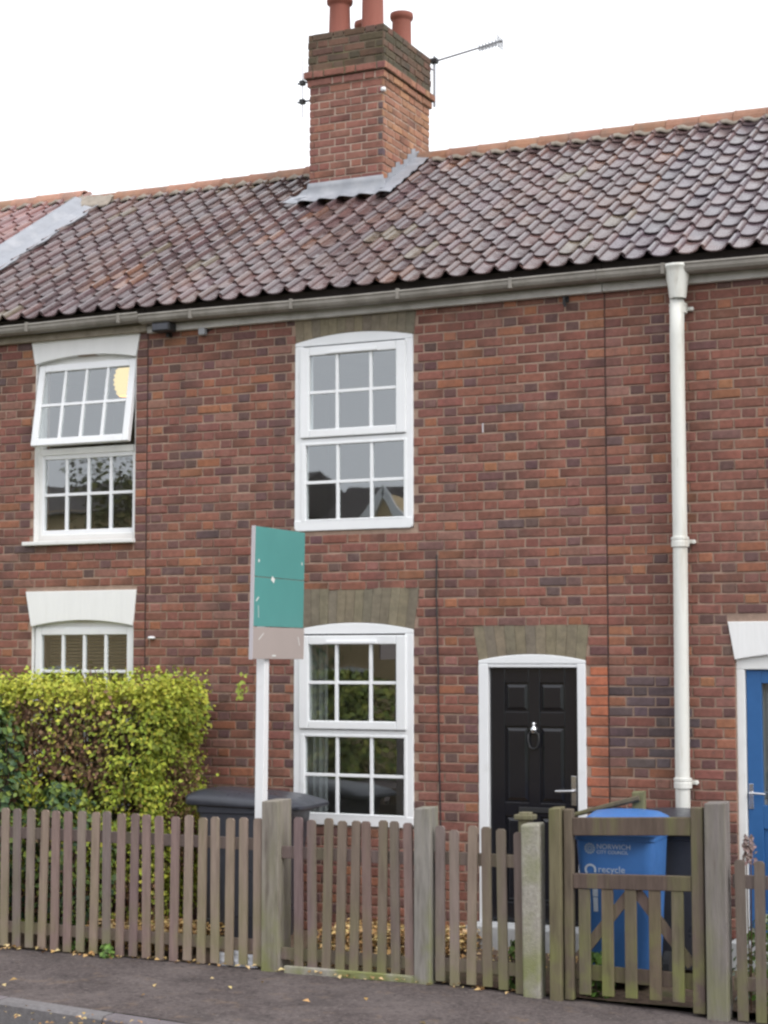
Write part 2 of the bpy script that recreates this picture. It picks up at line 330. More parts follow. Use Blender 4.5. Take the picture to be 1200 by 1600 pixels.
def pool(L, kind, r):
    key = (round(L, 3), kind)
    if key not in POOL: POOL[key] = []
    P = POOL[key]
    if len(P) < 26:
        m = MB(); c = tone(r, L) if kind == 'n' else vj((0.40, 0.135, 0.075), 0.10, r) if kind == 'red' else vj((0.110, 0.078, 0.082), 0.2, r) if kind == 'dark' else vj(r.choice([(0.235, 0.105, 0.082), (0.25, 0.115, 0.085), (0.20, 0.09, 0.075)]), 0.16, r) if kind == 'chim' else vj(r.choice([(0.31, 0.15, 0.095), (0.28, 0.135, 0.09), (0.35, 0.18, 0.11)]), 0.14, r) if kind == 'sunlit_orange' else vj(r.choice([(0.105, 0.068, 0.05), (0.13, 0.075, 0.052), (0.085, 0.066, 0.045)]), 0.2, r)
        brick_geo(m, L, CH - J, c, r=r); P.append(m.mesh('brick', 'chimney_brick' if kind in ('chim', 'soot', 'sunlit_orange') else 'brick'))
        return P[-1]
    return r.choice(P)
def courses(x0, x1, k, phase=0.0):
    """(start, end) of the bricks of course k (Flemish bond) clipped to x0..x1"""
    per = BL + BH + 2 * J; off = (per / 2 if k % 2 else 0) + phase
    n = math.floor((x0 - off) / per) - 1; out = []
    x = off + n * per
    while x < x1:
        for L in (BL, BH):
            a, b = max(x, x0), min(x + L, x1)
            if b - a > 0.03: out.append((a, b))
            x += L + J
    if out and out[0][0] - x0 > 0.012: out[0] = (x0, out[0][1])
    if out and x1 - out[-1][1] > 0.012: out[-1] = (out[-1][0], x1)
    return out

def arch(x0, x1, spring, crown, n=12):
    w = (x1 - x0) / 2; h = crown - spring; rad = (w * w + h * h) / (2 * h); cx = (x0 + x1) / 2
    return [(x0 + (x1 - x0) * i / n, crown - rad + math.sqrt(max(0, rad * rad - (x0 + (x1 - x0) * i / n - cx) ** 2))) for i in range(n + 1)]

WALL_TOP = 4.98
def red_zone(x, z): return 0.86 < x < 1.05 and z < 2.05
def dark_zone(x, z): return ((x - 1.36) / 0.30) ** 2 + ((z - 1.62) / 0.36) ** 2 < 1
def front_wall(house, x0, x1, openings, lintels, indiv, seed):
    """openings: (x0,x1,z0,z1); lintels: (xt0,xt1,xb0,xb1,zb,zt). Returns the wall part (mortar) with its bricks."""
    r = random.Random(seed)
    xs = sorted({x0, x1, *[o[i] for o in openings for i in (0, 1)]}); zs = sorted({BASEZ - 0.2, WALL_TOP, *[o[i] for o in openings for i in (2, 3)]})
    m = MB()
    for xa, xb in zip(xs, xs[1:]):
        za = None
        for a, b in zip(zs, zs[1:]):
            hole = any(o[0] <= xa + 1e-6 and xb <= o[1] + 1e-6 and o[2] <= a + 1e-6 and b <= o[3] + 1e-6 for o in openings)
            if not hole and za is None: za = a
            if hole and za is not None: m.box(xa, xb, 0.003, 0.22, za, a); za = None
        if za is not None: m.box(xa, xb, 0.003, 0.22, za, zs[-1])
    wall = m.build('wall', 'mortar', house)
    todo = []
    for k in range(int((WALL_TOP - BASEZ) / CH)):
        z = BASEZ + k * CH; zm = z + CH / 2
        for a, b in courses(x0 + 0.005, x1 - 0.005, k):
            segs = [(a, b)]
            for o in openings:
                if o[2] - 0.012 < zm < o[3] + 0.004:
                    segs = [q for s in segs for q in ((s[0], min(s[1], o[0] - 0.004)), (max(s[0], o[1] + 0.004), s[1])) if q[1] - q[0] > 0.025]
            for l in lintels:
                if l[4] < zm < l[5] + 0.02:
                    t = min(1, max(0, (zm - l[4]) / (l[5] - l[4]))); la, lb = l[2] + (l[0] - l[2]) * t, l[3] + (l[1] - l[3]) * t
                    segs = [q for s in segs for q in ((s[0], min(s[1], la - 0.006)), (max(s[0], lb + 0.006), s[1])) if q[1] - q[0] > 0.025]
            todo += [(s[0], s[1], z) for s in segs]
    # the bricks that show largest: whole stretchers, unobstructed, nearest to the viewer
    def score(t):
        a, b, z = t; vis = 1.0 if (z > 1.15 and -4.6 < a < 2.2) else 0.2
        return (b - a) * vis * (1 + 0.06 * a)
    todo.sort(key=score, reverse=True)
    rest = MB()
    for i, (a, b, z) in enumerate(todo):
        xm, zm = (a + b) / 2, z + CH / 2
        kind = 'red' if red_zone(xm, zm) else 'dark' if (dark_zone(xm, zm) and r.random() < 0.65) else 'n'
        oz = z + J / 2 + r.uniform(-0.0018, 0.0018) + 0.0045 * mnoise.noise(Vector((a * 0.9, z * 2.5, seed)))
        if i < indiv:
            place(pool(b - a, kind, r), 'brick', (a, 0, oz), 0, wall)
        else:
            c = tone(r, b - a) if kind == 'n' else vj((0.40, 0.135, 0.075), 0.10, r) if kind == 'red' else vj((0.110, 0.078, 0.082), 0.2, r)
            brick_geo(rest, b - a, CH - J, c, a, 0, oz, r)
    if rest.v: tag(rest.build('brickwork', 'brick', wall), kind='stuff')
    return wall

def lintel(house, l, spring, crown, white):
    """flat gauged arch with a segmental soffit"""
    xt0, xt1, xb0, xb1, zb, zt = l
    if white:
        m = MB(); m.prism([(xt0, zt)] + [(x, z) for x, z in arch(xb0, xb1, spring, crown, 16)] + [(xt1, zt)], -0.014, 0.12)
        return m.build('lintel', 'white_lintel', house, bevel=0.004)
    m = MB(); m.prism([(xt0 + 0.004, zt - 0.004)] + [(x, z + 0.004) for x, z in arch(xb0 + 0.004, xb1 - 0.004, spring, crown, 16)] + [(xt1 - 0.004, zt - 0.004)], 0.002, 0.12)
    lo = m.build('lintel', 'mortar', house)
    n = max(8, round((xb1 - xb0) / 0.078)); A = arch(xb0, xb1, spring, crown, n)
    r = random.Random(int(xt0 * 100) + int(zt * 10))
    for i in range(n):
        t0, t1 = i / n, (i + 1) / n; g = 0.0014
        q = [(A[i][0] + g, A[i][1]), (A[i + 1][0] - g, A[i + 1][1]), (xt0 + (xt1 - xt0) * t1 - g, zt), (xt0 + (xt1 - xt0) * t0 + g, zt)]
        v = MB(); v.col = vj(r.choice([(0.225, 0.190, 0.135), (0.21, 0.18, 0.135), (0.195, 0.168, 0.13), (0.235, 0.20, 0.14)]), 0.06, r)
        f = r.uniform(-0.006, -0.002); v.prism(q[::1], f, 0.1); v.build('voussoir', 'voussoir', lo)
    return lo

def flat_fx(y0): return lambda p: p
def window_mid(house, dz, label=None):
    """white upvc casement: arched head, top sash, fixed lower light, six panes each"""
    x0, x1 = -1.605, -0.548; xc = (x0 + x1) / 2; F, B = -0.012, 0.07
    z0 = 3.11 + dz; sp = 4.655 + dz; cr = 4.712 + dz
    m = MB()
    bl = 0.03
    m.box(x0, x0 + 0.072, F, B, z0 + bl, sp - 0.03); m.box(x1 - 0.072, x1, F, B, z0 + bl, sp - 0.03)
    m.prism([(x0, sp - 0.03)] + [(x1, sp - 0.03)] + arch(x0, x1, sp, cr, 16)[::-1], F, B)                       # arched head
    m.prism([(x0 + bl, z0), (x1 - bl, z0), (x1 - 0.008, z0 + 0.009), (x1, z0 + bl), (x1, z0 + 0.085), (x0, z0 + 0.085), (x0, z0 + bl), (x0 + 0.008, z0 + 0.009)], F - 0.006, B)
    m.box(x0 + 0.06, x1 - 0.06, F, B, 3.812 + dz, 3.862 + dz)                                                      # transom
    w = m.build('window', 'upvc', house, bevel=0.006)
    s = MB(); a, b = x0 + 0.055, x1 - 0.055; zt, zb = 4.612 + dz, 3.868 + dz; ga, gb, gt, gb2 = -1.464, -0.688, 4.540 + dz, 3.934 + dz
    sf = F - 0.022
    s.box(a, ga, sf, B - 0.02, zb, zt); s.box(gb, b, sf, B - 0.02, zb, zt); s.box(ga, gb, sf, B - 0.02, gt, zt); s.box(ga, gb, sf, B - 0.02, zb, gb2)
    s.build('sash', 'upvc', w, bevel=0.008)
    s = MB(); la, lb, lt, lz = -1.502, -0.627, 3.805 + dz, 3.203 + dz
    e = 0.022
    s.box(la - e - 0.02, la, F - 0.006, B - 0.02, lz - e, lt + e); s.box(lb, lb + e + 0.005, F - 0.006, B - 0.02, lz - e, lt + e)
    s.box(la, lb, F - 0.006, B - 0.02, lt, lt + e); s.box(la, lb, F - 0.006, B - 0.02, lz - e, lz)
    s.build('glazing_bead', 'upvc', w, bevel=0.006)
    for (pa, pb, pz0, pz1, yb) in ((ga, gb, gb2, gt, sf + 0.018), (la, lb, lz, lt, F + 0.012)):
        xs = [pa, -1.216, -0.914, pb]; zs = [pz0, (pz0 + pz1) / 2, pz1]; h = 0.0125
        for xx in xs[1:3]: MB().box(xx - h, xx + h, yb - 0.008, yb + 0.02, pz0, pz1).build('glazing_bar', 'upvc', w, bevel=0.003)
        MB().box(pa, pb, yb - 0.006, yb + 0.02, zs[1] - h, zs[1] + h).build('glazing_bar', 'upvc', w, bevel=0.003)
        for i in range(3):
            for k in range(2):
                q = MB(); y = yb + 0.006
                q.add([(xs[i], y, zs[k]), (xs[i + 1], y, zs[k]), (xs[i + 1], y, zs[k + 1]), (xs[i], y, zs[k + 1])], [(0, 1, 2, 3)]); q.build('pane', 'glass', w)
    v = MB(); v.box(-1.30, -0.85, sf - 0.016, sf + 0.01, gt + 0.005, gt + 0.030); v.build('trickle_vent', 'upvc', w, bevel=0.004)
    return w

def window_left(house, zsp, zb, open_deg, blind=False):
    """recessed white window of the left house: two lights of eight panes, top one hung at the head"""
    x0, x1 = -4.192, -3.148; F, B = 0.055, 0.12; top = zsp + 0.05; tr = zb + (zsp - zb) * 0.495
    m = MB()
    m.box(x0, x0 + 0.045, F, B, zb, top); m.box(x1 - 0.045, x1, F, B, zb, top); m.box(x0 + 0.045, x1 - 0.045, F, B, zsp - 0.045, top); m.box(x0 + 0.045, x1 - 0.045, F - 0.004, B, zb, zb + 0.06)
    m.box(x0 + 0.045, x1 - 0.045, F - 0.008, B, tr - 0.028, tr + 0.028)
    w = m.build('window', 'white_paint', house, bevel=0.005)
    for xx, d in ((x0, 1), (x1, -1)):
        MB().box(min(xx, xx + d * 0.006), max(xx, xx + d * 0.006), 0.004, F, zb, top).build('reveal_lining', 'white_paint', w)
    def light(za, zt, yb, xf, fw):
        a, b = x0 + 0.02, x1 - 0.02; ga, gb = a + fw, b - fw; ha, hb = za + fw, zt - fw
        def put(mb, nm, mt, bev=0.0):
            mb.v = [xf(v) for v in mb.v]; mb.build(nm, mt, w, bevel=bev)
        s = MB(); s.box(a, ga, yb, yb + 0.05, za, zt); s.box(gb, b, yb, yb + 0.05, za, zt); s.box(ga, gb, yb, yb + 0.05, hb, zt); s.box(ga, gb, yb, yb + 0.05, za, ha)
        put(s, 'sash', 'upvc', 0.006)
        xs = [ga + (gb - ga) * i / 4 for i in range(5)]; zs = [ha, (ha + hb) / 2, hb]; h = 0.0125
        for xx in xs[1:4]: put(MB().box(xx - h, xx + h, yb + 0.008, yb + 0.04, ha, hb), 'glazing_bar', 'upvc', 0.003)
        put(MB().box(ga, gb, yb + 0.010, yb + 0.04, zs[1] - h, zs[1] + h), 'glazing_bar', 'upvc', 0.003)
        for i in range(4):
            for k in range(2):
                y = yb + 0.022
                put(MB().add([(xs[i], y, zs[k]), (xs[i + 1], y, zs[k]), (xs[i + 1], y, zs[k + 1]), (xs[i], y, zs[k + 1])], [(0, 1, 2, 3)]), 'pane', 'glass')
    hz = zsp - 0.035; th = R(open_deg)
    def hinge(v):
        dy, dz = v[1] - (F - 0.02), v[2] - hz
        return (v[0], F - 0.02 + dy * math.cos(th) + dz * math.sin(th), hz - dy * math.sin(th) + dz * math.cos(th))
    light(tr + 0.035, hz, F - 0.028, hinge, 0.062)
    light(zb + 0.055, tr - 0.02, F + 0.006, lambda v: v, 0.045)
    MB().box(x0 - 0.085, x1 + 0.01, -0.055, F + 0.01, zb - 0.035, zb - 0.001).build('sill', 'white_paint', w, bevel=0.006)
    if blind:
        for i in range(26):
            z = zsp - 0.06 - i * 0.03
            bl = MB(); bl.add([(x0 + 0.05, 0.20, z), (x1 - 0.05, 0.20, z), (x1 - 0.05, 0.216, z - 0.021), (x0 + 0.05, 0.216, z - 0.021)], [(0, 1, 2, 3)]); bl.build('blind_slat', 'blind', w, solid=0.002)
    return w

def curtains(house, x0, x1, z0, z1, y=0.20):
    for a, b in ((x0 - 0.05, x0 + 0.12),):
        m = MB(); m.sheet(lambda u, v: (a + (b - a) * u, y + 0.05 + 0.018 * math.sin(u * 19) + 0.006 * math.sin(v * 5), z0 + (z1 - z0) * v), 24, 4); m.build('curtain', 'curtain', house, smooth=True)
def shell(house, x0, x1):
    """party walls, rear wall, floors and inner rooms"""
    m = MB()
    for z0, z1 in ((-0.35, -0.05), (2.55, 2.75), (4.90, 4.98)): m.box(x0 + 0.11, x1 - 0.11, 0.225, 5.79, z0, z1)
    m.box(x0 + 0.004, x0 + 0.105, 0.225, 5.8, -0.35, 4.98); m.box(x1 - 0.105, x1 - 0.004, 0.225, 5.8, -0.35, 4.98)
    m.box(x0 + 0.11, x1 - 0.11, 3.2, 3.3, -0.05, 4.9)
    m.build('inner_shell', 'interior', house)
    MB().box(x0 + 0.004, x1 - 0.004, 5.805, 6.03, -0.35, 4.98).build('rear_wall', 'mortar', house)

# ------------------------------------------------------------------ roofs
EY, EZ, RD, RR = -0.15, 5.061, 3.10, 1.915
SLOPE = math.atan2(RR, RD); SLEN = math.hypot(RD, RR)
SU = Vector((0, math.cos(SLOPE), math.sin(SLOPE))); SN = Vector((0, -math.sin(SLOPE), math.cos(SLOPE)))
def rp(x, s, h=0.0, lift=0.0):
    """point on the front roof slope: x along the eave, s metres up the slope, h above it"""
    p = Vector((x, EY, EZ + lift)) + SU * s + SN * h; return p
CW, GA = 0.207, 0.285
PROF = [(-0.010, 0.016), (0.006, -0.004), (0.026, -0.016), (0.058, -0.023), (0.095, -0.024), (0.130, -0.018), (0.154, -0.006), (0.169, 0.014), (0.180, 0.026), (0.192, 0.030), (0.204, 0.026), (0.213, 0.012), (0.217, 0.002)]
TPOOL = {}
TPAL = {'old': [((0.118, 0.072, 0.069), 30), ((0.104, 0.067, 0.069), 28), ((0.132, 0.074, 0.065), 16), ((0.092, 0.064, 0.068), 12), ((0.155, 0.078, 0.055), 4), ((0.115, 0.090, 0.065), 3)],
        'red': [((0.21, 0.10, 0.09), 20), ((0.19, 0.09, 0.085), 12), ((0.24, 0.11, 0.085), 8)],
        'right': [((0.112, 0.080, 0.086), 30), ((0.104, 0.078, 0.088), 26), ((0.122, 0.080, 0.082), 14), ((0.094, 0.074, 0.086), 14)]}
def tile_mesh(kind, r):
    P = TPOOL.setdefault(kind, [])
    if len(P) < 36:
        t = r.uniform(0, sum(w for _, w in TPAL[kind])); c = TPAL[kind][0][0]
        for cc, w in TPAL[kind]:
            t -= w
            if t <= 0: c = cc; break
        m = MB(); m.col = vj(c, 0.14, r); n = len(PROF); Lt = 0.345; th = 0.011; w = r.uniform(-0.003, 0.003)
        tw = r.uniform(-0.004, 0.004)
        vs = []
        for (s, lift) in ((0.0, 0.022), (0.012, 0.0215), (Lt, 0.0)):
            for top in (1, 0):
                for x, h in PROF: vs.append((x, s + (w * (x / CW)), h + lift + tw * (x / CW - 0.5) - (0 if top else th)))
        fs = []
        for a in (0, 1):
            o = a * 2 * n
            for i in range(n - 1):
                fs.append((o + i, o + i + 1, o + 2 * n + i + 1, o + 2 * n + i)); fs.append((o + n + i + 1, o + n + i, o + 3 * n + i, o + 3 * n + i + 1))
        for i in range(n - 1): fs.append((i + 1, i, n + i, n + i + 1))
        for o in (0, 2 * n): fs += [(o, o + 2 * n, o + 3 * n, o + n), (o + n - 1, o + 2 * n - 1, o + 4 * n - 1, o + 3 * n - 1)]
        m.add(vs, fs); me = m.mesh('tile', 'pantile')
        me.polygons.foreach_set('use_smooth', [True] * len(me.polygons))
        me.set_sharp_from_angle(angle=R(38))
        P.append(me); return me
    return r.choice(P)
def roof(house, x0, x1, kind, seed, lift=0.0, skip=None, ridge_col=(0.30, 0.155, 0.105)):
    r = random.Random(seed)
    m = MB()
    def sheet(h):
        a = [rp(x0 + .003, 0.07, h, lift), rp(x1 - .003, 0.07, h, lift), rp(x1 - .003, SLEN, h, lift), rp(x0 + .003, SLEN, h, lift)]
        return a
    t = sheet(-0.038); b = sheet(-0.11)
    back = [Vector((x, 2 * (EY + RD) - p.y, p.z)) for x, p in ((x1 - .003, t[0]), (x0 + .003, t[0]))]
    backb = [Vector((x, 2 * (EY + RD) - p.y, p.z)) for x, p in ((x1 - .003, b[0]), (x0 + .003, b[0]))]
    m.add(t + b, [(0, 1, 2, 3), (7, 6, 5, 4), (1, 0, 4, 5), (0, 3, 7, 4), (2, 1, 5, 6)])
    m.add([t[3], t[2], back[0], back[1], b[3], b[2], backb[0], backb[1]], [(0, 1, 2, 3), (7, 6, 5, 4), (3, 2, 6, 7), (0, 3, 7, 4), (2, 1, 5, 6)])
    rf = m.build('roof', 'roof_felt', house)
    n = round((x1 - x0) / CW); cw = (x1 - x0) / n; rows = int((SLEN - 0.10) / GA) + 1
    rot = Matrix(((1, 0, 0), (0, SU.y, SN.y), (0, SU.z, SN.z))).to_euler()
    for i in range(n):
        for k in range(rows):
            x = x0 + i * cw; s = k * GA + r.uniform(-0.008, 0.008) - (0.025 if r.random() < 0.03 else 0)
            if skip and skip(x + cw / 2, s + 0.15): continue
            p = rp(x + r.uniform(-0.003, 0.003), s, 0, lift)
            o = place(tile_mesh(kind, r), 'tile', p, 0, rf); o.rotation_euler = (rot.x + r.uniform(-0.010, 0.010), r.uniform(-0.012, 0.012), r.uniform(-0.010, 0.010))
    # ridge tiles
    g = 0.31; nr = max(1, round((x1 - x0) / g)); g = (x1 - x0) / nr; top = rp(0, SLEN, 0, lift)
    for i in range(nr):
        xa = x0 + i * g; xb = xa + g - 0.006
        if skip and skip((xa + xb) / 2, SLEN): continue
        q = MB(); q.col = vj(ridge_col, 0.14, r); vs = []; fs = []; ns = 9; rad = 0.115
        zz = top.z - 0.045 + r.uniform(-0.004, 0.004)
        for (xx, e) in ((xa, 0.008), (xa + 0.03, 0.004), (xb, 0.0)):
            for inner in (0, 1):
                for a in range(ns + 1):
                    t = math.pi * a / ns; rr = rad + e - (0.016 if inner else 0)
                    vs.append((xx, top.y - rr * math.cos(t), zz + rr * math.sin(t) * 1.05))
        N = ns + 1
        for s in (0, 1):
            o = s * 2 * N
            for a in range(ns): fs += [(o + a + 1, o + a, o + 2 * N + a, o + 2 * N + a + 1), (o + N + a, o + N + a + 1, o + 3 * N + a + 1, o + 3 * N + a)]
        for a in range(ns): fs += [(a, a + 1, N + a + 1, N + a), (4 * N + a + 1, 4 * N + a, 5 * N + a, 5 * N + a + 1)]
        q.add(vs, fs); q.build('ridge_tile', 'ridge', rf, smooth=False)
    bd = MB()
    def bed(u, v):
        x = x0 + (x1 - x0) * u; p = rp(x, SLEN - 0.15 + 0.10 * v + 0.01 * math.sin(x * 31) * (1 - v), 0.012 + 0.035 * v + 0.012 * math.sin(x * 2 * math.pi / cw), lift); return p
    bd.sheet(bed, n * 4, 2); bd.build('ridge_bedding', 'bedding', rf, smooth=True, solid=0.02)
    # rear slope, plain
    rs = MB(); 
    def rear(u, v):
        x = x0 + .004 + (x1 - x0 - .008) * u; p = rp(x, SLEN - 0.02 - (SLEN - 0.05) * v, 0.015, lift); return (x, 2 * (EY + RD) - p.y, p.z)
    rs.col = TPAL[kind][0][0]; rs.sheet(rear, 4, 4); rs.build('rear_slope', 'pantile', rf, solid=0.02)
    return rf
def eaves(house, x0, x1, fascia, zg=4.935, zf=4.846, fy=-0.06, fh=0.062):
    g = MB(); rad = 0.058; vs = []; fs = []; n = 10
    yc = -0.145; zc = zg + 0.045
    prof = [(-0.062, 0.0), (-0.066, -0.012), (-0.058, -0.022), (-0.056, -0.045), (-0.044, -0.066), (-0.020, -0.078), (0.03, -0.078), (0.045, -0.06), (0.05, 0.0), (0.046, 0.0), (0.04, -0.055), (0.028, -0.072), (-0.018, -0.072), (-0.04, -0.060), (-0.051, -0.044), (-0.053, -0.004)]
    k = len(prof)
    nx = max(2, int((x1 - x0) / 0.5))
    for i in range(nx + 1):
        x = x0 + 0.004 + (x1 - x0 - 0.008) * i / nx; sag = 0.006 * math.sin(x * 1.7)
        vs += [(x, yc + a, zc + b + sag) for a, b in prof]
    for i in range(nx):
        for a in range(k): fs.append((i * k + a, i * k + (a + 1) % k, (i + 1) * k + (a + 1) % k, (i + 1) * k + a))
    g.add(vs, fs); gu = g.build('gutter', 'gutter', house)
    x = x0 + 0.5
    while x < x1 - 0.2:
        MB().box(x, x + 0.028, yc - 0.066, yc - 0.04, zc - 0.075, zc + 0.008).build('gutter_bracket', 'gutter', gu, bevel=0.003); x += 0.95
    MB().box(x0 + 0.003, x1 - 0.003, fy, -0.006, zf, zf + fh).build('fascia', fascia, house, bevel=0.004)
    MB().box(x0 + 0.003, x1 - 0.003, fy + 0.022, -0.006, zf + fh + 0.002, 5.03).build('eaves_board', 'fascia_wood', house)

# ------------------------------------------------------------------ the houses
XA, XB = -3.03, 1.042
mid = thing('terraced_house', 'red brick terraced house in the middle with black front door, white arched windows and chimney', 'house', (-1.0, 0, -0.1), 0, 'terraced houses')
mo = [(-1.605, -0.548, 3.11, 4.712), (-1.605, -0.548, 0.763, 2.365), (0.0, 0.865, 0.0, 2.112)]
ml = [(-1.615, -0.525, -1.600, -0.545, 4.66, 4.862), (-1.615, -0.500, -1.605, -0.545, 2.31, 2.64), (-0.045, 0.892, 0.0, 0.865, 2.065, 2.335)]
front_wall(mid, XA, XB, mo, ml, 300, 11)
lintel(mid, ml[0], 4.657, 4.716, False); lintel(mid, ml[1], 2.310, 2.369, False); lintel(mid, ml[2], 2.066, 2.114, False)
shell(mid, XA, XB)
tag(window_mid(mid, 0.0), 'upstairs window'); tag(window_mid(mid, -2.347), 'downstairs window')
curtains(mid, -1.55, -0.6, 0.5, 2.4)
def chim_skip(x, s): return -2.70 < x < -1.72 and s > 2.60
roof(mid, XA, XB, 'old', 21, skip=chim_skip)
eaves(mid, XA + 0.02, XB, 'fascia_white')
# front door of the middle house
fr = MB(); F, B = -0.010, 0.09
fr.box(0.0, 0.078, F, B, 0.05, 2.04); fr.box(0.797, 0.865, F, B, 0.05, 2.04); fr.prism([(0.0, 2.04), (0.865, 2.04)] + arch(0.0, 0.865, 2.066, 2.112, 14)[::-1], F, B)
fr.box(0.078, 0.797, F + 0.006, B, 2.012, 2.04)
fr.build('door_frame', 'upvc', mid, bevel=0.006)
dl = MB(); dx0, dx1, dz0, dz1 = 0.082, 0.793, 0.10, 2.008; Y0, Y1 = 0.032, 0.075
PX = [(0.20, 0.395), (0.485, 0.685)]; PZ = [(0.24, 0.885), (0.99, 1.565), (1.675, 1.895)]
xs = [dx0, PX[0][0], PX[0][1], PX[1][0], PX[1][1], dx1]
dl.box(xs[0], xs[1], Y0, Y1, dz0, dz1); dl.box(xs[2], xs[3], Y0, Y1, dz0, dz1); dl.box(xs[4], xs[5], Y0, Y1, dz0, dz1)
zz = [dz0, PZ[0][0], PZ[0][1], PZ[1][0], PZ[1][1], PZ[2][0], PZ[2][1], dz1]
for a, b in PX:
    for i in (0, 2, 4, 6): dl.box(a, b, Y0, Y1, zz[i], zz[i + 1])
door = tag(dl.build('door', 'black_paint', mid, bevel=0.004), 'glossy black six-panel door')
for a, b in PX:
    for c, d in PZ:
        p = MB(); p.box(a, b, Y0 + 0.016, Y1 - 0.005, c, d)
        q = 0.035; p.add([(a + 0.012, Y0 + 0.015, c + 0.012), (b - 0.012, Y0 + 0.015, c + 0.012), (b - 0.012, Y0 + 0.015, d - 0.012), (a + 0.012, Y0 + 0.015, d - 0.012),
               (a + q, Y0 + 0.004, c + q), (b - q, Y0 + 0.004, c + q), (b - q, Y0 + 0.004, d - q), (a + q, Y0 + 0.004, d - q)], [(4, 5, 6, 7), (0, 1, 5, 4), (1, 2, 6, 5), (2, 3, 7, 6), (3, 0, 4, 7)])
        p.build('panel', 'black_paint', door)
k = MB(); k.lathe([(0.0, -0.035), (0.016, -0.03), (0.026, -0.012), (0.028, 0.0), (0.018, 0.014), (0.008, 0.022), (0.014, 0.034), (0.012, 0.046), (0.0, 0.055)], (0.44, Y0 - 0.012, 1.545), 14, cap=False)
k.build('knocker', 'chrome', door, smooth=True); k = MB()
k.tube([(0.40, Y0 - 0.02, 1.51), (0.395, Y0 - 0.02, 1.46), (0.41, Y0 - 0.02, 1.41), (0.44, Y0 - 0.02, 1.395), (0.47, Y0 - 0.02, 1.41), (0.485, Y0 - 0.02, 1.46), (0.48, Y0 - 0.02, 1.51), (0.44, Y0 - 0.02, 1.53), (0.40, Y0 - 0.02, 1.51)], 0.007, 8)
k.build('knocker_ring', 'black_metal', door, smooth=True)
h = MB(); h.box(0.735, 0.775, Y0 - 0.008, Y0, 0.98, 1.20); h.tube([(0.755, Y0, 1.09), (0.755, Y0 - 0.045, 1.09), (0.73, Y0 - 0.05, 1.09), (0.62, Y0 - 0.045, 1.085)], 0.009, 8); h.build('handle', 'chrome', door, smooth=False, bevel=0.002)
h = MB(); h.box(0.31, 0.57, Y0 - 0.008, Y0, 0.917, 0.957); h.build('letter_plate', 'black_metal', door, bevel=0.004)
MB().box(-0.03, 0.90, -0.22, 0.075, -0.09, 0.085).build('doorstep', 'stone_step', mid, bevel=0.01)
for nm_, xj, zt_ in (('wall_joint', XA, 4.86), ('wall_joint', XB, 4.86)): MB().box(xj - 0.0045, xj + 0.0045, -0.003, 0.02, 0.3, zt_).build(nm_, 'joint', mid)
cb = MB(); cb.tube([(-0.345, -0.012, 2.89), (-0.350, -0.012, 2.6), (-0.335, -0.012, 2.0), (-0.33, -0.012, 1.4), (-0.315, -0.012, 0.6)], 0.006, 6); cb.build('wall_cable', 'black_metal', mid)

left = thing('terraced_house', 'red brick house at the left with white painted lintels over recessed windows', 'house', (-4.3, 0, -0.1), 0, 'terraced houses')
LX = -5.62
lo_ = [(-4.192, -3.148, 3.10, 4.716), (-4.192, -3.148, 0.76, 2.41)]
ll = [(-4.235, -3.105, -4.195, -3.145, 4.66, 4.872), (-4.255, -3.118, -4.195, -3.150, 2.36, 2.665)]
front_wall(left, LX, XA, lo_, ll, 300, 12)
lintel(left, ll[0], 4.665, 4.718, True); lintel(left, ll[1], 2.362, 2.412, True)
shell(left, LX, XA)
tag(window_left(left, 4.69, 3.10, 9.5), 'upstairs window with its top sash swung open'); tag(window_left(left, 2.385, 0.76, 0, True), 'downstairs window with slatted blind')
roof(left, LX, XA, 'old', 22); eaves(left, LX, XA + 0.02, 'fascia_wood', zg=4.955, zf=4.862)

right = thing('terraced_house', 'red brick house at the right with blue front door and white painted lintel', 'house', (3.0, 0, -0.1), 0, 'terraced houses')
ro = [(2.0, 2.865, 0.0, 2.112), (3.55, 4.60, 3.11, 4.712), (3.55, 4.60, 0.76, 2.365)]
rl = [(1.952, 2.912, 2.0, 2.865, 2.065, 2.345), (3.51, 4.64, 3.55, 4.60, 4.66, 4.87), (3.51, 4.64, 3.55, 4.60, 2.31, 2.64)]
RX = 5.11
front_wall(right, XB, RX, ro, rl, 300, 13)
lintel(right, rl[0], 2.070, 2.114, True); lintel(right, rl[1], 4.657, 4.716, True); lintel(right, rl[2], 2.31, 2.369, True)
shell(right, XB, RX)
roof(right, XB, RX, 'right', 23); eaves(right, XB, RX, 'fascia_white')
for zb, zt in ((3.11, 4.712), (0.763, 2.365)):
    m = MB(); m.box(3.55, 3.62, 0.05, 0.12, zb, zt); m.box(4.53, 4.60, 0.05, 0.12, zb, zt); m.box(3.62, 4.53, 0.05, 0.12, zt - 0.13, zt); m.box(3.62, 4.53, 0.05, 0.12, zb, zb + 0.08); m.box(3.62, 4.53, 0.05, 0.12, zb + 0.75, zb + 0.82)
    w = m.build('window', 'upvc', right, bevel=0.005)
    for a, b in ((zb + 0.08, zb + 0.75), (zb + 0.82, zt - 0.13)): MB().add([(3.62, 0.09, a), (4.53, 0.09, a), (4.53, 0.09, b), (3.62, 0.09, b)], [(0, 1, 2, 3)]).build('pane', 'glass', w)
fr = MB(); F, B = 0.02, 0.11
fr.box(2.0, 2.062, F, B, 0.05, 2.0); fr.box(2.80, 2.865, F, B, 0.05, 2.0); fr.box(2.0, 2.865, F, B, 2.0, 2.11)
fr.build('door_frame', 'white_paint', right, bevel=0.006)
dl = MB(); Y0, Y1 = 0.05, 0.095; xs = [2.066, 2.175, 2.69, 2.797]
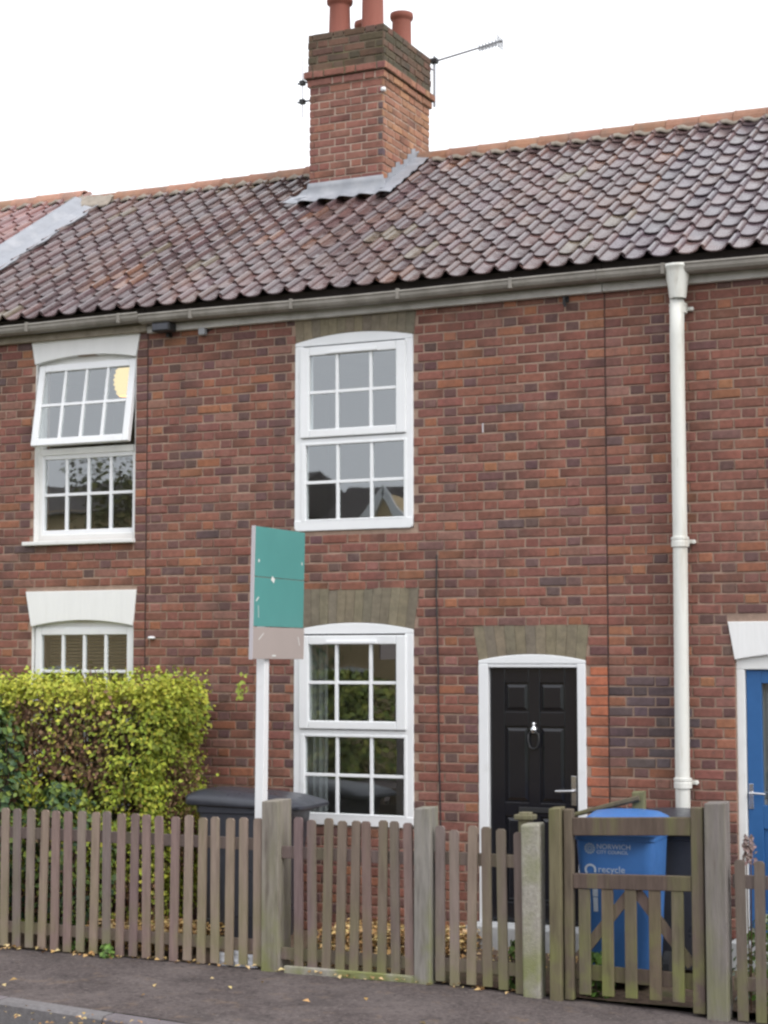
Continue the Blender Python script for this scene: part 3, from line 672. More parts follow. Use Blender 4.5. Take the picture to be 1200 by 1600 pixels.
dl.box(xs[0], xs[1], Y0, Y1, 0.1, 1.996); dl.box(xs[2], xs[3], Y0, Y1, 0.1, 1.996); dl.box(xs[1], xs[2], Y0, Y1, 1.90, 1.996); dl.box(xs[1], xs[2], Y0, Y1, 0.86, 1.03); dl.box(xs[1], xs[2], Y0, Y1, 0.1, 0.28); dl.box(2.38, 2.48, Y0, Y1, 0.28, 0.86)
for a, b in ((2.175, 2.38), (2.48, 2.69)): dl.box(a, b, Y0 + 0.015, Y1 - 0.005, 0.28, 0.86)
d2 = tag(dl.build('door', 'blue_paint', right, bevel=0.004), 'blue half-glazed front door')
MB().add([(2.175, 0.07, 1.03), (2.69, 0.07, 1.03), (2.69, 0.07, 1.90), (2.175, 0.07, 1.90)], [(0, 1, 2, 3)]).build('pane', 'glass', d2)
ct = MB(); ct.sheet(lambda u, v: (2.16 + 0.55 * u, 0.115 + 0.012 * math.sin(u * 46), 1.0 + 0.93 * v), 40, 1); ct.build('net_curtain', 'curtain', d2, smooth=True)
h = MB(); h.box(2.075, 2.108, Y0 - 0.008, Y0, 1.0, 1.18); h.tube([(2.09, Y0, 1.115), (2.09, Y0 - 0.045, 1.115), (2.11, Y0 - 0.05, 1.115), (2.20, Y0 - 0.045, 1.11)], 0.009, 8); h.build('handle', 'chrome', d2, bevel=0.002)
MB().box(1.97, 2.90, -0.22, 0.09, -0.15, 0.085).build('doorstep', 'stone_step', right, bevel=0.01)

far = thing('terraced_house', 'redder tiled roof of the next house, at the far left edge beyond lead flashing', 'house', (-7.6, 0, -0.1), 0, 'terraced houses')
FX = -9.7
front_wall(far, FX, LX, [], [], 0, 14); shell(far, FX, LX)
roof(far, FX, LX - 0.10, 'red', 24, lift=0.07, ridge_col=(0.36, 0.20, 0.14)); eaves(far, FX, LX, 'fascia_white', zg=4.96, zf=4.89)
fl = MB()
def flash(u, v):
    s = 0.02 + (SLEN - 0.16) * v
    x = LX - 0.13 + 0.36 * u
    h = 0.085 if u < 0.2 else 0.085 - 0.045 * min(1, (u - 0.2) / 0.25) if u < 0.45 else 0.040 + 0.012 * math.sin((x - LX) * 2 * math.pi / CW)
    if u > 0.98: x += 0.025 * math.sin(s * 9) + 0.012 * math.sin(s * 23); h -= 0.006
    return rp(x, s, h, 0.04 * max(0, 1 - u * 3))
fl.sheet(flash, 14, 40); fl.build('lead_flashing', 'lead', left, smooth=True, solid=0.006)
bd = MB(); bd.sheet(lambda u, v: rp(LX - 0.1 + 0.42 * u, SLEN - 0.28 + 0.2 * v, 0.05 + 0.05 * v - 0.03 * u + 0.008 * math.sin(u * 20 + v * 9)), 10, 6); bd.build('mortar_patch', 'bedding', left, smooth=True, solid=0.02)

# ------------------------------------------------------------------ chimney
CX0, CX1, CY0, CY1 = -2.572, -1.800, 2.10, 3.19
ch = MB(); ch.box(CX0 + 0.003, CX1 - 0.003, CY0 + 0.003, CY1 - 0.003, 5.9, 8.04)
cap = MB()
for z0, z1, p in ((7.560, 7.635, 0.02), (7.635, 7.715, 0.045), (7.715, 8.04, 0.014)):
    (cap if z0 > 7.6 else ch).box(CX0 - p + 0.003, CX1 + p - 0.003, CY0 - p + 0.003, CY1 + p - 0.003, z0 + 0.004, z1 - 0.004)
chim = ch.build('chimney', 'chimney_mortar', mid)
cap.build('cap_mortar', 'sooty_mortar', chim)
r = random.Random(5)
k = 0; z = 6.21
while z < 8.03:
    p = 0.0 if z < 7.555 else 0.02 if z < 7.63 else 0.045 if z < 7.705 else 0.014
    kind = 'soot' if z > 7.70 or (z > 7.55 and r.random() < 0.2) else 'chim'
    x0, x1, y0, y1 = CX0 - p, CX1 + p, CY0 - p, CY1 + p
    for face in range(4):
        wdt = (x1 - x0) if face % 2 == 0 else (y1 - y0)
        for a, b in courses(0.0, wdt, k + (face % 2), 0.05):
            if face == 0: loc = (x0 + a, y0, z + J / 2); rz = 0
            elif face == 1: loc = (x1, y0 + a, z + J / 2); rz = R(90)
            elif face == 2: loc = (x1 - a, y1, z + J / 2); rz = R(180)
            else: loc = (x0, y1 - a, z + J / 2); rz = R(-90)
            # leave out what lies under the roof
            ry = loc[1] if face != 1 else y0 + b
            if face in (0, 1, 3):
                ys = y0 if face == 0 else (y0 + b if face == 1 else y1 - a)
                if z + CH < EZ + (min(ys, 2.95) - EY) * math.tan(SLOPE) - 0.08: continue
            elif z < 6.80: continue
            kk = 'sunlit_orange' if (kind == 'chim' and face == 1) else kind  # right face: sunlit side put into the bricks as a lighter, more orange tone
            if kk == 'chim' and face == 0 and b > wdt - 0.02 and b - a < 0.15 and 6.5 < z < 7.3 and r.random() < 0.8: kk = 'dark'
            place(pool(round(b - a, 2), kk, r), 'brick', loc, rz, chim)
    k += 1; z += CH
fl = MB(); fl.sheet(lambda u, v: (CX0 + 0.0 + (CX1 - CX0) * u, CY0 + (CY1 - CY0) * v, 8.035 + 0.075 * min(1, 3.2 * min(u, 1 - u)) * min(1, 4 * min(v, 1 - v)) ** 0.7 + 0.006 * math.sin(u * 25) * math.sin(v * 19)), 16, 20)
fl.build('flaunching', 'moss', chim, smooth=True, solid=0.012)
def pot(x, y, z0, z1, rad, taper=0.93, label=None):
    h = z1 - z0
    m = MB(); m.lathe([(rad * 1.12, 0), (rad * 1.14, 0.04), (rad, 0.07), (rad * taper, h - 0.085), (rad * taper * 1.02, h - 0.07), (rad * 1.16, h - 0.055), (rad * 1.2, h - 0.03), (rad * 1.16, h), (rad * 0.86, h), (rad * 0.84, h - 0.25)], (x, y, z0), 28, cap=False)
    o = m.build('chimney_pot', 'terracotta', chim, smooth=True); o.data.set_sharp_from_angle(angle=R(50)); return o
pot(-2.379, 2.35, 8.07, 8.50, 0.108); pot(-2.033, 2.37, 8.07, 8.78, 0.108); pot(-1.958, 2.88, 8.06, 8.46, 0.098, 0.97); pot(-2.36, 2.9, 8.06, 8.44, 0.10)
# lead round the chimney
fl = MB()
def apron(u, v):
    x = CX0 - 0.20 + (CX1 - CX0 + 0.34) * u; s0 = (CY0 - EY) / math.cos(SLOPE)
    if v < 0.25: return (x, CY0 - 0.014, EZ + (CY0 - EY) * math.tan(SLOPE) + 0.17 - 0.12 * (v / 0.25)) if CX0 - 0.02 < x < CX1 + 0.02 else rp(x, s0 + 0.02, 0.055)
    t = (v - 0.25) / 0.75; wv = 0.02 * math.sin((x - XA) * 2 * math.pi / CW)
    return rp(x, s0 - 0.02 - (0.13 + 0.03 * math.sin((x - XA) * 2 * math.pi / CW)) * t, 0.052 + wv * t - 0.004 * t)
fl.sheet(apron, 60, 10); fl.build('lead_flashing', 'lead', chim, smooth=True, solid=0.005)
def side_flash(xf, sg):
    m = MB(); s0 = (CY0 - EY) / math.cos(SLOPE)
    m.sheet(lambda u, v: rp(xf + sg * (0.005 + 0.15 * u), s0 - 0.05 + (SLEN - s0 - 0.02) * v, 0.06 - 0.012 * u + 0.008 * math.sin(v * 30) * u), 4, 20)
    n = 9
    for i in range(n):
        ya = CY0 + (2.92 - CY0) * i / n; yb = CY0 + (2.92 - CY0) * (i + 1) / n; zb = EZ + (ya - EY) * math.tan(SLOPE)
        zt = 6.21 + CH * math.ceil((zb + 0.13 - 6.21) / CH); f = xf + sg * 0.010
        m.add([(f, ya, zb), (f, yb, zb + (yb - ya) * math.tan(SLOPE)), (f, yb, zt + 0.03), (f, ya, zt)], [(0, 1, 2, 3)])
    m.build('lead_flashing', 'lead', chim, solid=0.004)
side_flash(CX1, 1); side_flash(CX0, -1)
m = MB(); m.lathe([(0.0, 0), (0.022, 0.004), (0.028, 0.02), (0.022, 0.04), (0.0, 0.046)], (CX1 + 0.008, CY0 - 0.005, 7.42), 10, cap=False); m.build('insulator', 'upvc', chim, smooth=True)
# aerials
ae = thing('tv_aerial', 'grey television aerial on a boom reaching right from the chimney top', 'aerial', (-1.77, 3.22, 7.68))
m = MB(); m.tube([(-1.765, 3.25, 7.60), (-1.765, 3.25, 8.12)], 0.014, 8); m.tube([(-1.765, 3.25, 7.70), (-1.80, 3.20, 7.70)], 0.012, 6); m.tube([(-1.765, 3.25, 7.98), (-1.80, 3.20, 7.98)], 0.012, 6); m.build('mast', 'grey_metal', ae)
m = MB(); m.tube([(-1.80, 3.25, 8.06), (-1.03, 3.25, 8.17)], 0.010, 6); m.build('boom', 'grey_metal', ae)
m = MB(); m.box(-1.80, -1.73, 3.22, 3.28, 8.045, 8.095); m.build('clamp', 'black_metal', ae, bevel=0.004)
for i in range(7):
    t = 0.70 + i * 0.045; x = -1.80 + 0.77 * t; z = 8.06 + 0.11 * t
    m = MB(); m.tube([(x, 3.18, z), (x, 3.32, z)], 0.004, 5); m.tube([(x, 3.20, z - 0.04), (x, 3.20, z + 0.04)], 0.004, 5); m.tube([(x, 3.30, z - 0.04), (x, 3.30, z + 0.04)], 0.004, 5); m.build('element', 'grey_metal', ae)
m = MB()
for j in range(7):
    z = 8.10 + j * 0.018; m.tube([(-1.06, 3.17, z), (-1.06, 3.33, z)], 0.003, 4)
for y in (3.17, 3.22, 3.28, 3.33): m.tube([(-1.06, y, 8.10), (-1.06, y, 8.21)], 0.003, 4)
for j in range(5):
    zz = 8.075 + 0.01 * j; m.tube([(-1.26, 3.18, zz), (-1.07, 3.18, zz + 0.03)], 0.004, 4)
m.build('reflector', 'grey_metal', ae)
am = thing('aerial_mast', 'thin pale mast bracketed to the left side of the chimney', 'aerial', (-2.86, 2.5, 7.45))
m = MB(); m.tube([(-2.862, 2.5, 7.42), (-2.866, 2.5, 8.75)], 0.0055, 6); m.build('mast', 'sign_edge', am)
for z in (7.58, 7.77):
    m = MB(); m.tube([(-2.92, 2.5, z), (-2.57, 2.5, z + 0.01)], 0.009, 6); m.box(-2.89, -2.84, 2.475, 2.525, z - 0.02, z + 0.025); m.box(-2.62, -2.565, 2.46, 2.54, z - 0.035, z + 0.04); m.build('bracket', 'black_metal', am)

# ------------------------------------------------------------------ fixtures on the wall
dp = thing('drainpipe', 'white painted drainpipe with flared hopper head on the right-hand house', 'drainpipe', (1.63, -0.08, -0.15))
m = MB(); m.tube([(1.640, -0.12, 4.76), (1.630, -0.10, 4.45), (1.628, -0.085, 2.9), (1.622, -0.085, 1.2), (1.622, -0.085, -0.1)], 0.054, 18); m.build('pipe', 'pipe_paint', dp, smooth=True)
m = MB(); m.lathe([(0.060, 0), (0.064, 0.02), (0.072, 0.09), (0.088, 0.185), (0.097, 0.225), (0.102, 0.23), (0.104, 0.25), (0.094, 0.25), (0.080, 0.18)], (1.650, -0.135, 4.725), 24, cap=False); m.build('hopper', 'pipe_paint', dp, smooth=True)
for z, dx in ((4.66, 0.014), (2.93, 0.004), (1.18, 0.0)):
    m = MB(); m.lathe([(0.055, 0), (0.066, 0.004), (0.066, 0.042), (0.062, 0.05), (0.066, 0.056), (0.066, 0.075), (0.055, 0.08)], (1.624 + dx, -0.085, z - 0.04), 20, cap=False); c = m.build('collar', 'pipe_paint', dp, smooth=False)
    m = MB(); m.box(1.55 + dx, 1.72 + dx, -0.03, -0.008, z - 0.012, z + 0.018); m.tube([(1.715 + dx, -0.02, z), (1.715 + dx, -0.05, z)], 0.014, 8); m.build('clip', 'pipe_paint', dp, bevel=0.003)
sec = thing('security_light', 'black floodlight box tucked under the gutter above the left joint', 'light fitting', (-2.80, -0.1, 4.80))
m = MB(); m.box(-2.895, -2.715, -0.17, -0.05, 4.83, 4.905); m.build('housing', 'black_metal', sec, bevel=0.012)
m = MB(); m.box(-2.88, -2.73, -0.176, -0.17, 4.84, 4.895); m.build('lens', 'bin_black', sec, bevel=0.004)
m = MB(); m.box(-2.82, -2.79, -0.06, -0.004, 4.80, 4.84); m.build('bracket', 'black_metal', sec)
sn = thing('motion_sensor', 'small grey sensor box on the bricks right of the floodlight', 'sensor', (-2.47, -0.03, 4.79))
m = MB(); m.box(-2.505, -2.44, -0.06, -0.005, 4.79, 4.86); m.build('body', 'grey_plastic', sn, bevel=0.012)
m = MB(); m.tube([(-2.44, -0.012, 4.82), (-2.39, -0.012, 4.85), (-2.33, -0.012, 4.87)], 0.006, 6); m.build('cable', 'black_metal', sn)
m = MB(); m.tube([(0.735, -0.010, 4.83), (0.735, -0.045, 4.83), (0.735, -0.05, 4.79), (0.745, -0.045, 4.76)], 0.012, 8); m.box(0.71, 0.76, -0.012, -0.004, 4.80, 4.86)
tag(m.build('wall_hook', 'black_metal'), 'small dark iron hook just below the white fascia', 'hook')
m = MB(); m.tube([(0.05, -0.008, 3.90), (0.05, -0.02, 3.90), (0.052, -0.022, 3.83)], 0.006, 6); tag(m.build('wall_nail', 'sign_edge'), 'small pale nail in the bricks right of the upstairs window', 'nail')
m = MB(); m.lathe([(0, 0), (0.03, 0.003), (0.034, 0.012), (0.026, 0.022), (0, 0.026)], (-2.955, -0.018, 2.245), 10, cap=False); tag(m.build('cable_clip', 'upvc', smooth=True), 'small white plastic cap on bricks above the hedge', 'cap')
# pendant lamp in the left house
lp = thing('pendant_lamp', 'glowing ribbed pendant lampshade seen through the open upstairs window', 'lamp', (-3.90, 1.0, 4.45))
m = MB(); pr = []
for i in range(15): pr.append((0.085 * math.sin(math.pi * (0.18 + 0.68 * i / 14)) + (0.016 if i % 2 else 0.0), 0.30 * i / 14))
m.lathe(pr, (-3.93, 1.0, 4.505), 18, cap=False); m.build('shade', 'lamp_glow', lp, smooth=True)
m = MB(); m.tube([(-3.93, 1.0, 4.80), (-3.93, 1.0, 4.90)], 0.006, 6); m.build('cord', 'upvc', lp)

# ------------------------------------------------------------------ estate agent board
bo = thing('agent_board', 'blank teal and grey letting board on a leaning white post behind the fence', 'sign', (-1.16, -1.42, -0.1))
BX, BY0, BY1, TH = -1.155, -1.50, -0.72, 0.018
def lean(v): return (v[0] - 0.012 * (v[2] - 2.05) * -1.0 * 1.6, v[1], v[2])
def bput(mb, n, mt, bev=0): mb.v = [lean(v) for v in mb.v]; return mb.build(n, mt, bo, bevel=bev)
bput(MB().box(BX - TH, BX, BY0, BY1, 2.675, 3.040), 'board', 'sign_teal', 0.002)
bput(MB().box(BX - TH, BX, BY0, BY1, 2.312, 2.671), 'board', 'sign_teal', 0.002)
bput(MB().box(BX - TH, BX - 0.001, BY0 + 0.002, BY1 + 0.02, 2.075, 2.308), 'board', 'sign_grey', 0.002)
bput(MB().box(BX - TH - 0.006, BX + 0.002, BY0 - 0.014, BY0 - 0.001, 2.072, 3.042), 'edge_strip', 'sign_edge')
for (y, z, w, hh, a) in ((-1.44, 2.79, 0.02, 0.02, 0), (-1.22, 2.66, 0.05, 0.035, 0.5), (-1.45, 2.51, 0.012, 0.05, 0.9), (-1.43, 2.42, 0.006, 0.09, -0.1), (-1.38, 2.24, 0.008, 0.09, 1.0), (-0.79, 2.21, 0.010, 0.07, -0.4), (-1.18, 2.10, 0.06, 0.012, 0), (-0.765, 2.80, 0.014, 0.022, 0)):
    ca, sa = math.cos(a), math.sin(a); q = [(-w / 2, -hh / 2), (w / 2, -hh / 2), (w / 2, hh / 2), (-w / 2, hh / 2)]
    m = MB(); m.add([(BX + 0.0015, y + p[0] * ca + p[1] * sa, z - p[0] * sa + p[1] * ca) for p in q], [(0, 1, 2, 3)]); bput(m, 'paint_scrape', 'sign_mark')
m = MB(); m.add([(-1.265, -1.27, -0.1), (-1.195, -1.27, -0.1), (-1.195, -1.20, -0.1), (-1.265, -1.20, -0.1), (-1.247, -1.27, 2.6), (-1.177, -1.27, 2.6), (-1.177, -1.20, 2.6), (-1.247, -1.20, 2.6)],
    [(3, 2, 1, 0), (4, 5, 6, 7), (0, 1, 5, 4), (1, 2, 6, 5), (2, 3, 7, 6), (3, 0, 4, 7)])
bo_post = m

# ------------------------------------------------------------------ fence
WOOD = [(0.205, 0.155, 0.137), (0.225, 0.170, 0.148), (0.18, 0.138, 0.124), (0.235, 0.178, 0.15)]
def picket_geo(w, h, r, top='round', t=0.02):
    m = MB(); m.col = vj(r.choice(WOOD), 0.18, r); c = 0.014
    lean_ = r.uniform(-0.006, 0.006)
    P = [(-w / 2, 0), (w / 2, 0), (w / 2 + lean_, h - c), (w / 2 - c + lean_, h), (-w / 2 + c + lean_, h), (-w / 2 + lean_, h - c)]
    m.prism(P, -t / 2, t / 2); return m
PICK = {}
def picket(parent, x, y, z0, h, r, w=0.064):
    key = round(h, 2); L = PICK.setdefault(key, [])
    if len(L) < 9: L.append(picket_geo(w, h, r).mesh('picket', 'picket'))
    me = L[r.randrange(len(L))]; loc = WLOC[parent.name]
    o = place(me, 'picket', Vector((x, y, z0 + r.uniform(-0.012, 0.010))) - loc, R(r.uniform(-2, 2)), parent)
    o.rotation_euler[1] = R(r.uniform(-1.0, 1.0)); return o
def fence(label, xs, ztop, rails, rx, y=-1.625):
    r = random.Random(int(xs[0] * 100)); f = thing('picket_fence', label, 'fence', ((rx[0] + rx[1]) / 2, y, pav_z(rx[0])), 0, 'picket fences')
    for x in xs: zb = pav_z(x) + 0.02; picket(f, x, y, zb, ztop - zb, r)
    for z in rails:
        m = MB(); m.col = vj(WOOD[2], 0.1); m.box(rx[0], rx[1], y + 0.014, y + 0.05, z - 0.042, z + 0.042); m.build('rail', 'picket', f, bevel=0.004)
    return f
def wood_post(parent, x0, x1, y0, y1, z0, z1, col, top='slant', name='post', mt='post_wood'):
    m = MB(); m.col = col; d = 0.02
    if top == 'slant': m.add([(x0, y0, z0), (x1, y0, z0), (x1, y1, z0), (x0, y1, z0), (x0, y0, z1 - 0.012), (x1, y0, z1 - 0.005), (x1, y1, z1), (x0, y1, z1 - 0.006)], [(3, 2, 1, 0), (4, 5, 6, 7), (0, 1, 5, 4), (1, 2, 6, 5), (2, 3, 7, 6), (3, 0, 4, 7)])
    else: m.box(x0, x1, y0, y1, z0, z1)
    return m.build(name, mt, parent, bevel=0.007)
f1 = fence('long run of weathered pickets left of the letting board', [-1.030 - 0.115 * i for i in range(56)], 0.948, (0.765, 0.06), (-7.5, -0.95))
for px in (-3.62, -6.2): wood_post(f1, px, px + 0.10, -1.56, -1.46, -0.15, 1.0, vj((0.20, 0.165, 0.14), 0.1))
wood_post(f1, -0.985, -0.850, -1.66, -1.46, -0.18, 1.085, (0.245, 0.22, 0.19))
f2 = fence('middle run of nine pickets below the downstairs window', [-0.700 + 0.106 * i for i in range(9)], 0.965, (0.72, 0.02), (-0.85, 0.30))
wood_post(f2, 0.195, 0.315, -1.67, -1.52, -0.18, 1.075, (0.24, 0.225, 0.205))
f3 = fence('short run of six pickets in front of the black door', [0.37, 0.475, 0.595, 0.712, 0.825, 0.945], 0.945, (0.735, 0.03), (0.32, 1.05))
cp = MB(); cp.add([(0.978, -1.68, -0.2), (1.10, -1.68, -0.2), (1.10, -1.56, -0.2), (0.978, -1.56, -0.2), (0.968, -1.68, 0.985), (1.100, -1.68, 0.995), (1.100, -1.56, 1.0), (0.972, -1.56, 0.99)], [(3, 2, 1, 0), (4, 5, 6, 7), (0, 1, 5, 4), (1, 2, 6, 5), (2, 3, 7, 6), (3, 0, 4, 7)])
tag(cp.build('concrete_post', 'concrete', bevel=0.014), 'mossy concrete post left of the gate', 'post')
# old wooden stub behind the concrete post
m = MB(); m.col = (0.17, 0.155, 0.10); m.box(0.885, 0.965, -1.50, -1.42, -0.15, 1.05); m.box(0.86, 0.99, -1.52, -1.41, 1.0, 1.035)
tag(m.build('timber_stub', 'post_wood', bevel=0.008), 'old timber stub with capped top just behind the concrete post', 'post')
gt = thing('garden_gate', 'weathered wooden garden gate with diagonal braces in front of the blue bin', 'gate', (1.65, -1.6, -0.16))
GW = (0.120, 0.090, 0.072); gy0, gy1 = -1.645, -1.585
wood_post(gt, 1.255, 1.315, gy0, gy1, -0.13, 1.095, vj((0.135, 0.11, 0.08), 0.05), 'flat', 'stile'); wood_post(gt, 2.105, 2.185, gy0, gy1, -0.15, 1.135, vj((0.135, 0.10, 0.09), 0.05), 'flat', 'stile')
def rail(x0, x1, za, zb, h, nm, y0=gy0 + 0.006, y1=gy1 - 0.006):
    m = MB(); m.col = vj(GW, 0.08); m.add([(x0, y0, za), (x1, y0, zb), (x1, y1, zb), (x0, y1, za), (x0, y0, za + h), (x1, y0, zb + h), (x1, y1, zb + h), (x0, y1, za + h)], [(3, 2, 1, 0), (4, 5, 6, 7), (0, 1, 5, 4), (1, 2, 6, 5), (2, 3, 7, 6), (3, 0, 4, 7)])
    return m.build(nm, 'post_wood', gt, bevel=0.005)
rail(1.317, 2.103, 0.925, 0.955, 0.115, 'rail'); rail(1.317, 2.103, 0.585, 0.605, 0.095, 'rail'); rail(1.317, 2.103, 0.0, -0.01, 0.10, 'rail', -1.60, -1.588)
for i, x in enumerate((1.350, 1.505, 1.660, 1.820, 1.970)):
    m = MB(); m.col = vj((0.140, 0.112, 0.082), 0.1); m.box(x, x + 0.078, gy0 + 0.012, gy0 + 0.034, -0.09, 0.584 + 0.02 * i / 4); m.build('picket', 'post_wood', gt, bevel=0.004)
for xa, za, xb, zb in ((1.70, 0.585, 1.34, 0.14), (1.73, 0.585, 2.09, 0.14)):
    d = Vector((xb - xa, 0, zb - za)); nrm = Vector((-d.z, 0, d.x)).normalized() * 0.033
    m = MB(); m.col = vj((0.15, 0.11, 0.095), 0.05); m.prism([(xa + nrm.x, za + nrm.z), (xa - nrm.x, za - nrm.z), (xb - nrm.x, zb - nrm.z), (xb + nrm.x, zb + nrm.z)], gy0 + 0.038, gy1); m.build('brace', 'post_wood', gt)
gp = MB(); gp.col = (0.185, 0.155, 0.09)
wood_post(None, 1.165, 1.245, -1.68, -1.57, -0.2, 1.108, (0.16, 0.14, 0.085), 'slant', 'gate_post')
tag(bpy.data.objects['gate_post'], 'mossy timber gate post on the left of the gate', 'post')
g2 = wood_post(None, 2.20, 2.335, -1.67, -1.54, -0.25, 1.175, (0.195, 0.175, 0.165), 'slant', 'gate_post', 'picket')
tag(g2, 'tall silver-grey timber gate post on the right of the gate', 'post')
f4 = fence('pickets right of the gate in front of the blue door', [2.42 + 0.115 * i for i in range(28)], 0.83, (0.68, 0.05), (2.36, 5.6))
wood_post(f4, 3.6, 3.7, -1.56, -1.46, -0.25, 0.95, vj((0.20, 0.165, 0.14), 0.1)); wood_post(f4, 5.5, 5.6, -1.56, -1.46, -0.25, 0.95, vj((0.20, 0.165, 0.14), 0.1))
# the board's post
bo_post.build('post', 'upvc', bo, bevel=0.004)

ts = thing('timber_stake', 'mossy timber stake with a slanting stick behind the blue bin', 'stake', (1.53, -0.82, -0.1))
wood_post(ts, 1.47, 1.56, -0.835, -0.785, -0.12, 1.17, (0.17, 0.165, 0.09), 'slant', 'stake')
m = MB(); m.col = (0.12, 0.10, 0.07); m.tube([(1.04, -0.85, 0.985), (1.31, -0.855, 1.06), (1.53, -0.85, 1.12)], [0.016, 0.02, 0.022], 7); m.build('stick', 'post_wood', ts)

# ------------------------------------------------------------------ wheelie bins
def rrect(w, d, z, rad, n=4, cx=0, cy=0):
    pts = []
    for (sx, sy, a0) in ((1, 1, 0), (-1, 1, 90), (-1, -1, 180), (1, -1, 270)):
        for i in range(n + 1):
            a = R(a0 + 90 * i / n); pts.append((cx + sx * (w / 2 - rad) + rad * math.cos(a), cy + sy * (d / 2 - rad) + rad * math.sin(a), z))
    return pts
def loft(mb, rings, cap0=True, cap1=True):
    n = len(rings[0]); vs = [p for r_ in rings for p in r_]; fs = []
    for i in range(len(rings) - 1):
        for k in range(n): fs.append((i * n + k, i * n + (k + 1) % n, (i + 1) * n + (k + 1) % n, (i + 1) * n + k))
    if cap0: fs.append(tuple(range(n - 1, -1, -1)))
    if cap1: fs.append(tuple((len(rings) - 1) * n + k for k in range(n)))
    mb.add(vs, fs)
def wheelie(label, loc, rz, mt, w=0.58, d=0.66, h=1.0, lid_w=None, lid_d=None):
    """local: front (lid lip) at -y, hinge and wheels at +y"""
    t = thing('wheelie_bin', label, 'bin', loc, rz, 'wheelie bins')
    m = MB(); wb, db = w * 0.80, d * 0.72
    loft(m, [rrect(wb, db, 0.04, 0.06, cy=0.03), rrect(wb * 1.02, db * 1.02, 0.06, 0.07, cy=0.03), rrect(w * 0.965, d * 0.965, h - 0.09, 0.06), rrect(w * 1.0, d * 1.0, h - 0.085, 0.06), rrect(w * 1.01, d * 1.01, h - 0.03, 0.06)])
    o = m.build('body', mt, t, smooth=True, local=True); o.data.set_sharp_from_angle(angle=R(35))
    m = MB(); lw, ld = lid_w or w * 1.06, lid_d or d * 1.14
    loft(m, [rrect(lw * 0.97, ld * 0.97, h - 0.045, 0.06, cy=-0.02), rrect(lw, ld, h - 0.035, 0.065, cy=-0.02), rrect(lw, ld, h + 0.0, 0.065, cy=-0.02), rrect(lw * 0.95, ld * 0.95, h + 0.018, 0.07, cy=-0.01), rrect(lw * 0.80, ld * 0.78, h + 0.050, 0.10, cy=0.02), rrect(lw * 0.5, ld * 0.5, h + 0.066, 0.08, cy=0.05)])
    m.v = [(v[0], v[1], v[2] + 0.055 * (v[1] / ld + 0.1) * (1 if v[2] > h - 0.02 else 0.4)) for v in m.v]
    o = m.build('lid', mt, t, smooth=True, local=True); o.data.set_sharp_from_angle(angle=R(50))
    m = MB(); m.tube([(-w * 0.40, d / 2 + 0.02, h - 0.03), (-w * 0.40, d / 2 + 0.075, h + 0.0), (w * 0.40, d / 2 + 0.075, h + 0.0), (w * 0.40, d / 2 + 0.02, h - 0.03)], 0.015, 8); m.build('handle', mt, t, local=True)
    for s in (-1, 1):
        m = MB(); n = 18; cx, cy, cz, rad = s * (wb / 2 + 0.045), d * 0.36, 0.10, 0.10
        m.tube([(cx - 0.022, cy, cz), (cx + 0.022, cy, cz)], rad, n); m.build('wheel', 'rubber', t, local=True)
    m = MB(); m.tube([(-wb / 2 - 0.04, d * 0.36, 0.10), (wb / 2 + 0.04, d * 0.36, 0.10)], 0.012, 6); m.build('axle', 'grey_metal', t, local=True)
    for s in (-1, 1):
        m = MB(); m.add([(s * (wb / 2 - 0.002), -db * 0.2, 0.20), (s * (wb / 2 - 0.002), db * 0.3, 0.20), (s * (w * 0.46), d * 0.30, h - 0.16), (s * (w * 0.46), -d * 0.26, h - 0.16),
                 (s * (wb / 2 + 0.016), -db * 0.16, 0.22), (s * (wb / 2 + 0.016), db * 0.26, 0.22), (s * (w * 0.472), d * 0.27, h - 0.18), (s * (w * 0.472), -d * 0.23, h - 0.18)], [(4, 5, 6, 7), (0, 1, 5, 4), (1, 2, 6, 5), (2, 3, 7, 6), (3, 0, 4, 7)])
        m.build('side_rib', mt, t, local=True)
    return t
wheelie('large black wheelie bin beside the hedge, behind the letting board', (-1.615, -0.62, -0.085), R(96), 'bin_black', 0.58, 0.76, 1.08, 0.62, 0.98)
bb = wheelie('blue recycling bin with white council print behind the gate', (1.50, -1.15, -0.09), R(5), 'bin_blue', 0.54, 0.56, 1.055)
wheelie('black wheelie bin standing behind the blue bin by the drainpipe', (1.63, -0.41, -0.10), R(4), 'bin_black', 0.58, 0.66, 1.02)
def text(body, size, loc, mt, parent, tilt):
    c = bpy.data.curves.new('print', 'FONT'); c.body = body; c.size = size; c.extrude = 0.0008; c.space_character = 1.02
    o = bpy.data.objects.new('print', c); COL.objects.link(o)
    bpy.context.view_layer.update()
    me = bpy.data.meshes.new_from_object(o); COL.objects.unlink(o); bpy.data.objects.remove(o)
    me.materials.clear(); me.materials.append(MATS[mt])
    p = bpy.data.objects.new('print', me); COL.objects.link(p); p.parent = parent; p.location = loc; p.rotation_euler = (R(90) - tilt, 0, 0); return p
def bface(z, w=0.56, h=1.055):      # y of the blue bin's front face at height z (local)
    db = w * 0.72 * 1.02; t = (z - 0.06) / (h - 0.15); return (0.03 - db / 2) * (1 - t) + (-w * 0.965 / 2) * t - 0.0045
TL = -math.atan2(abs(bface(0.9) - bface(0.1)), 0.8)
text('NORWICH', 0.046, (-0.115, bface(0.915), 0.915), 'bin_print', bb, TL); text('CITY COUNCIL', 0.030, (-0.115, bface(0.884), 0.884), 'bin_print', bb, TL)
m = MB()
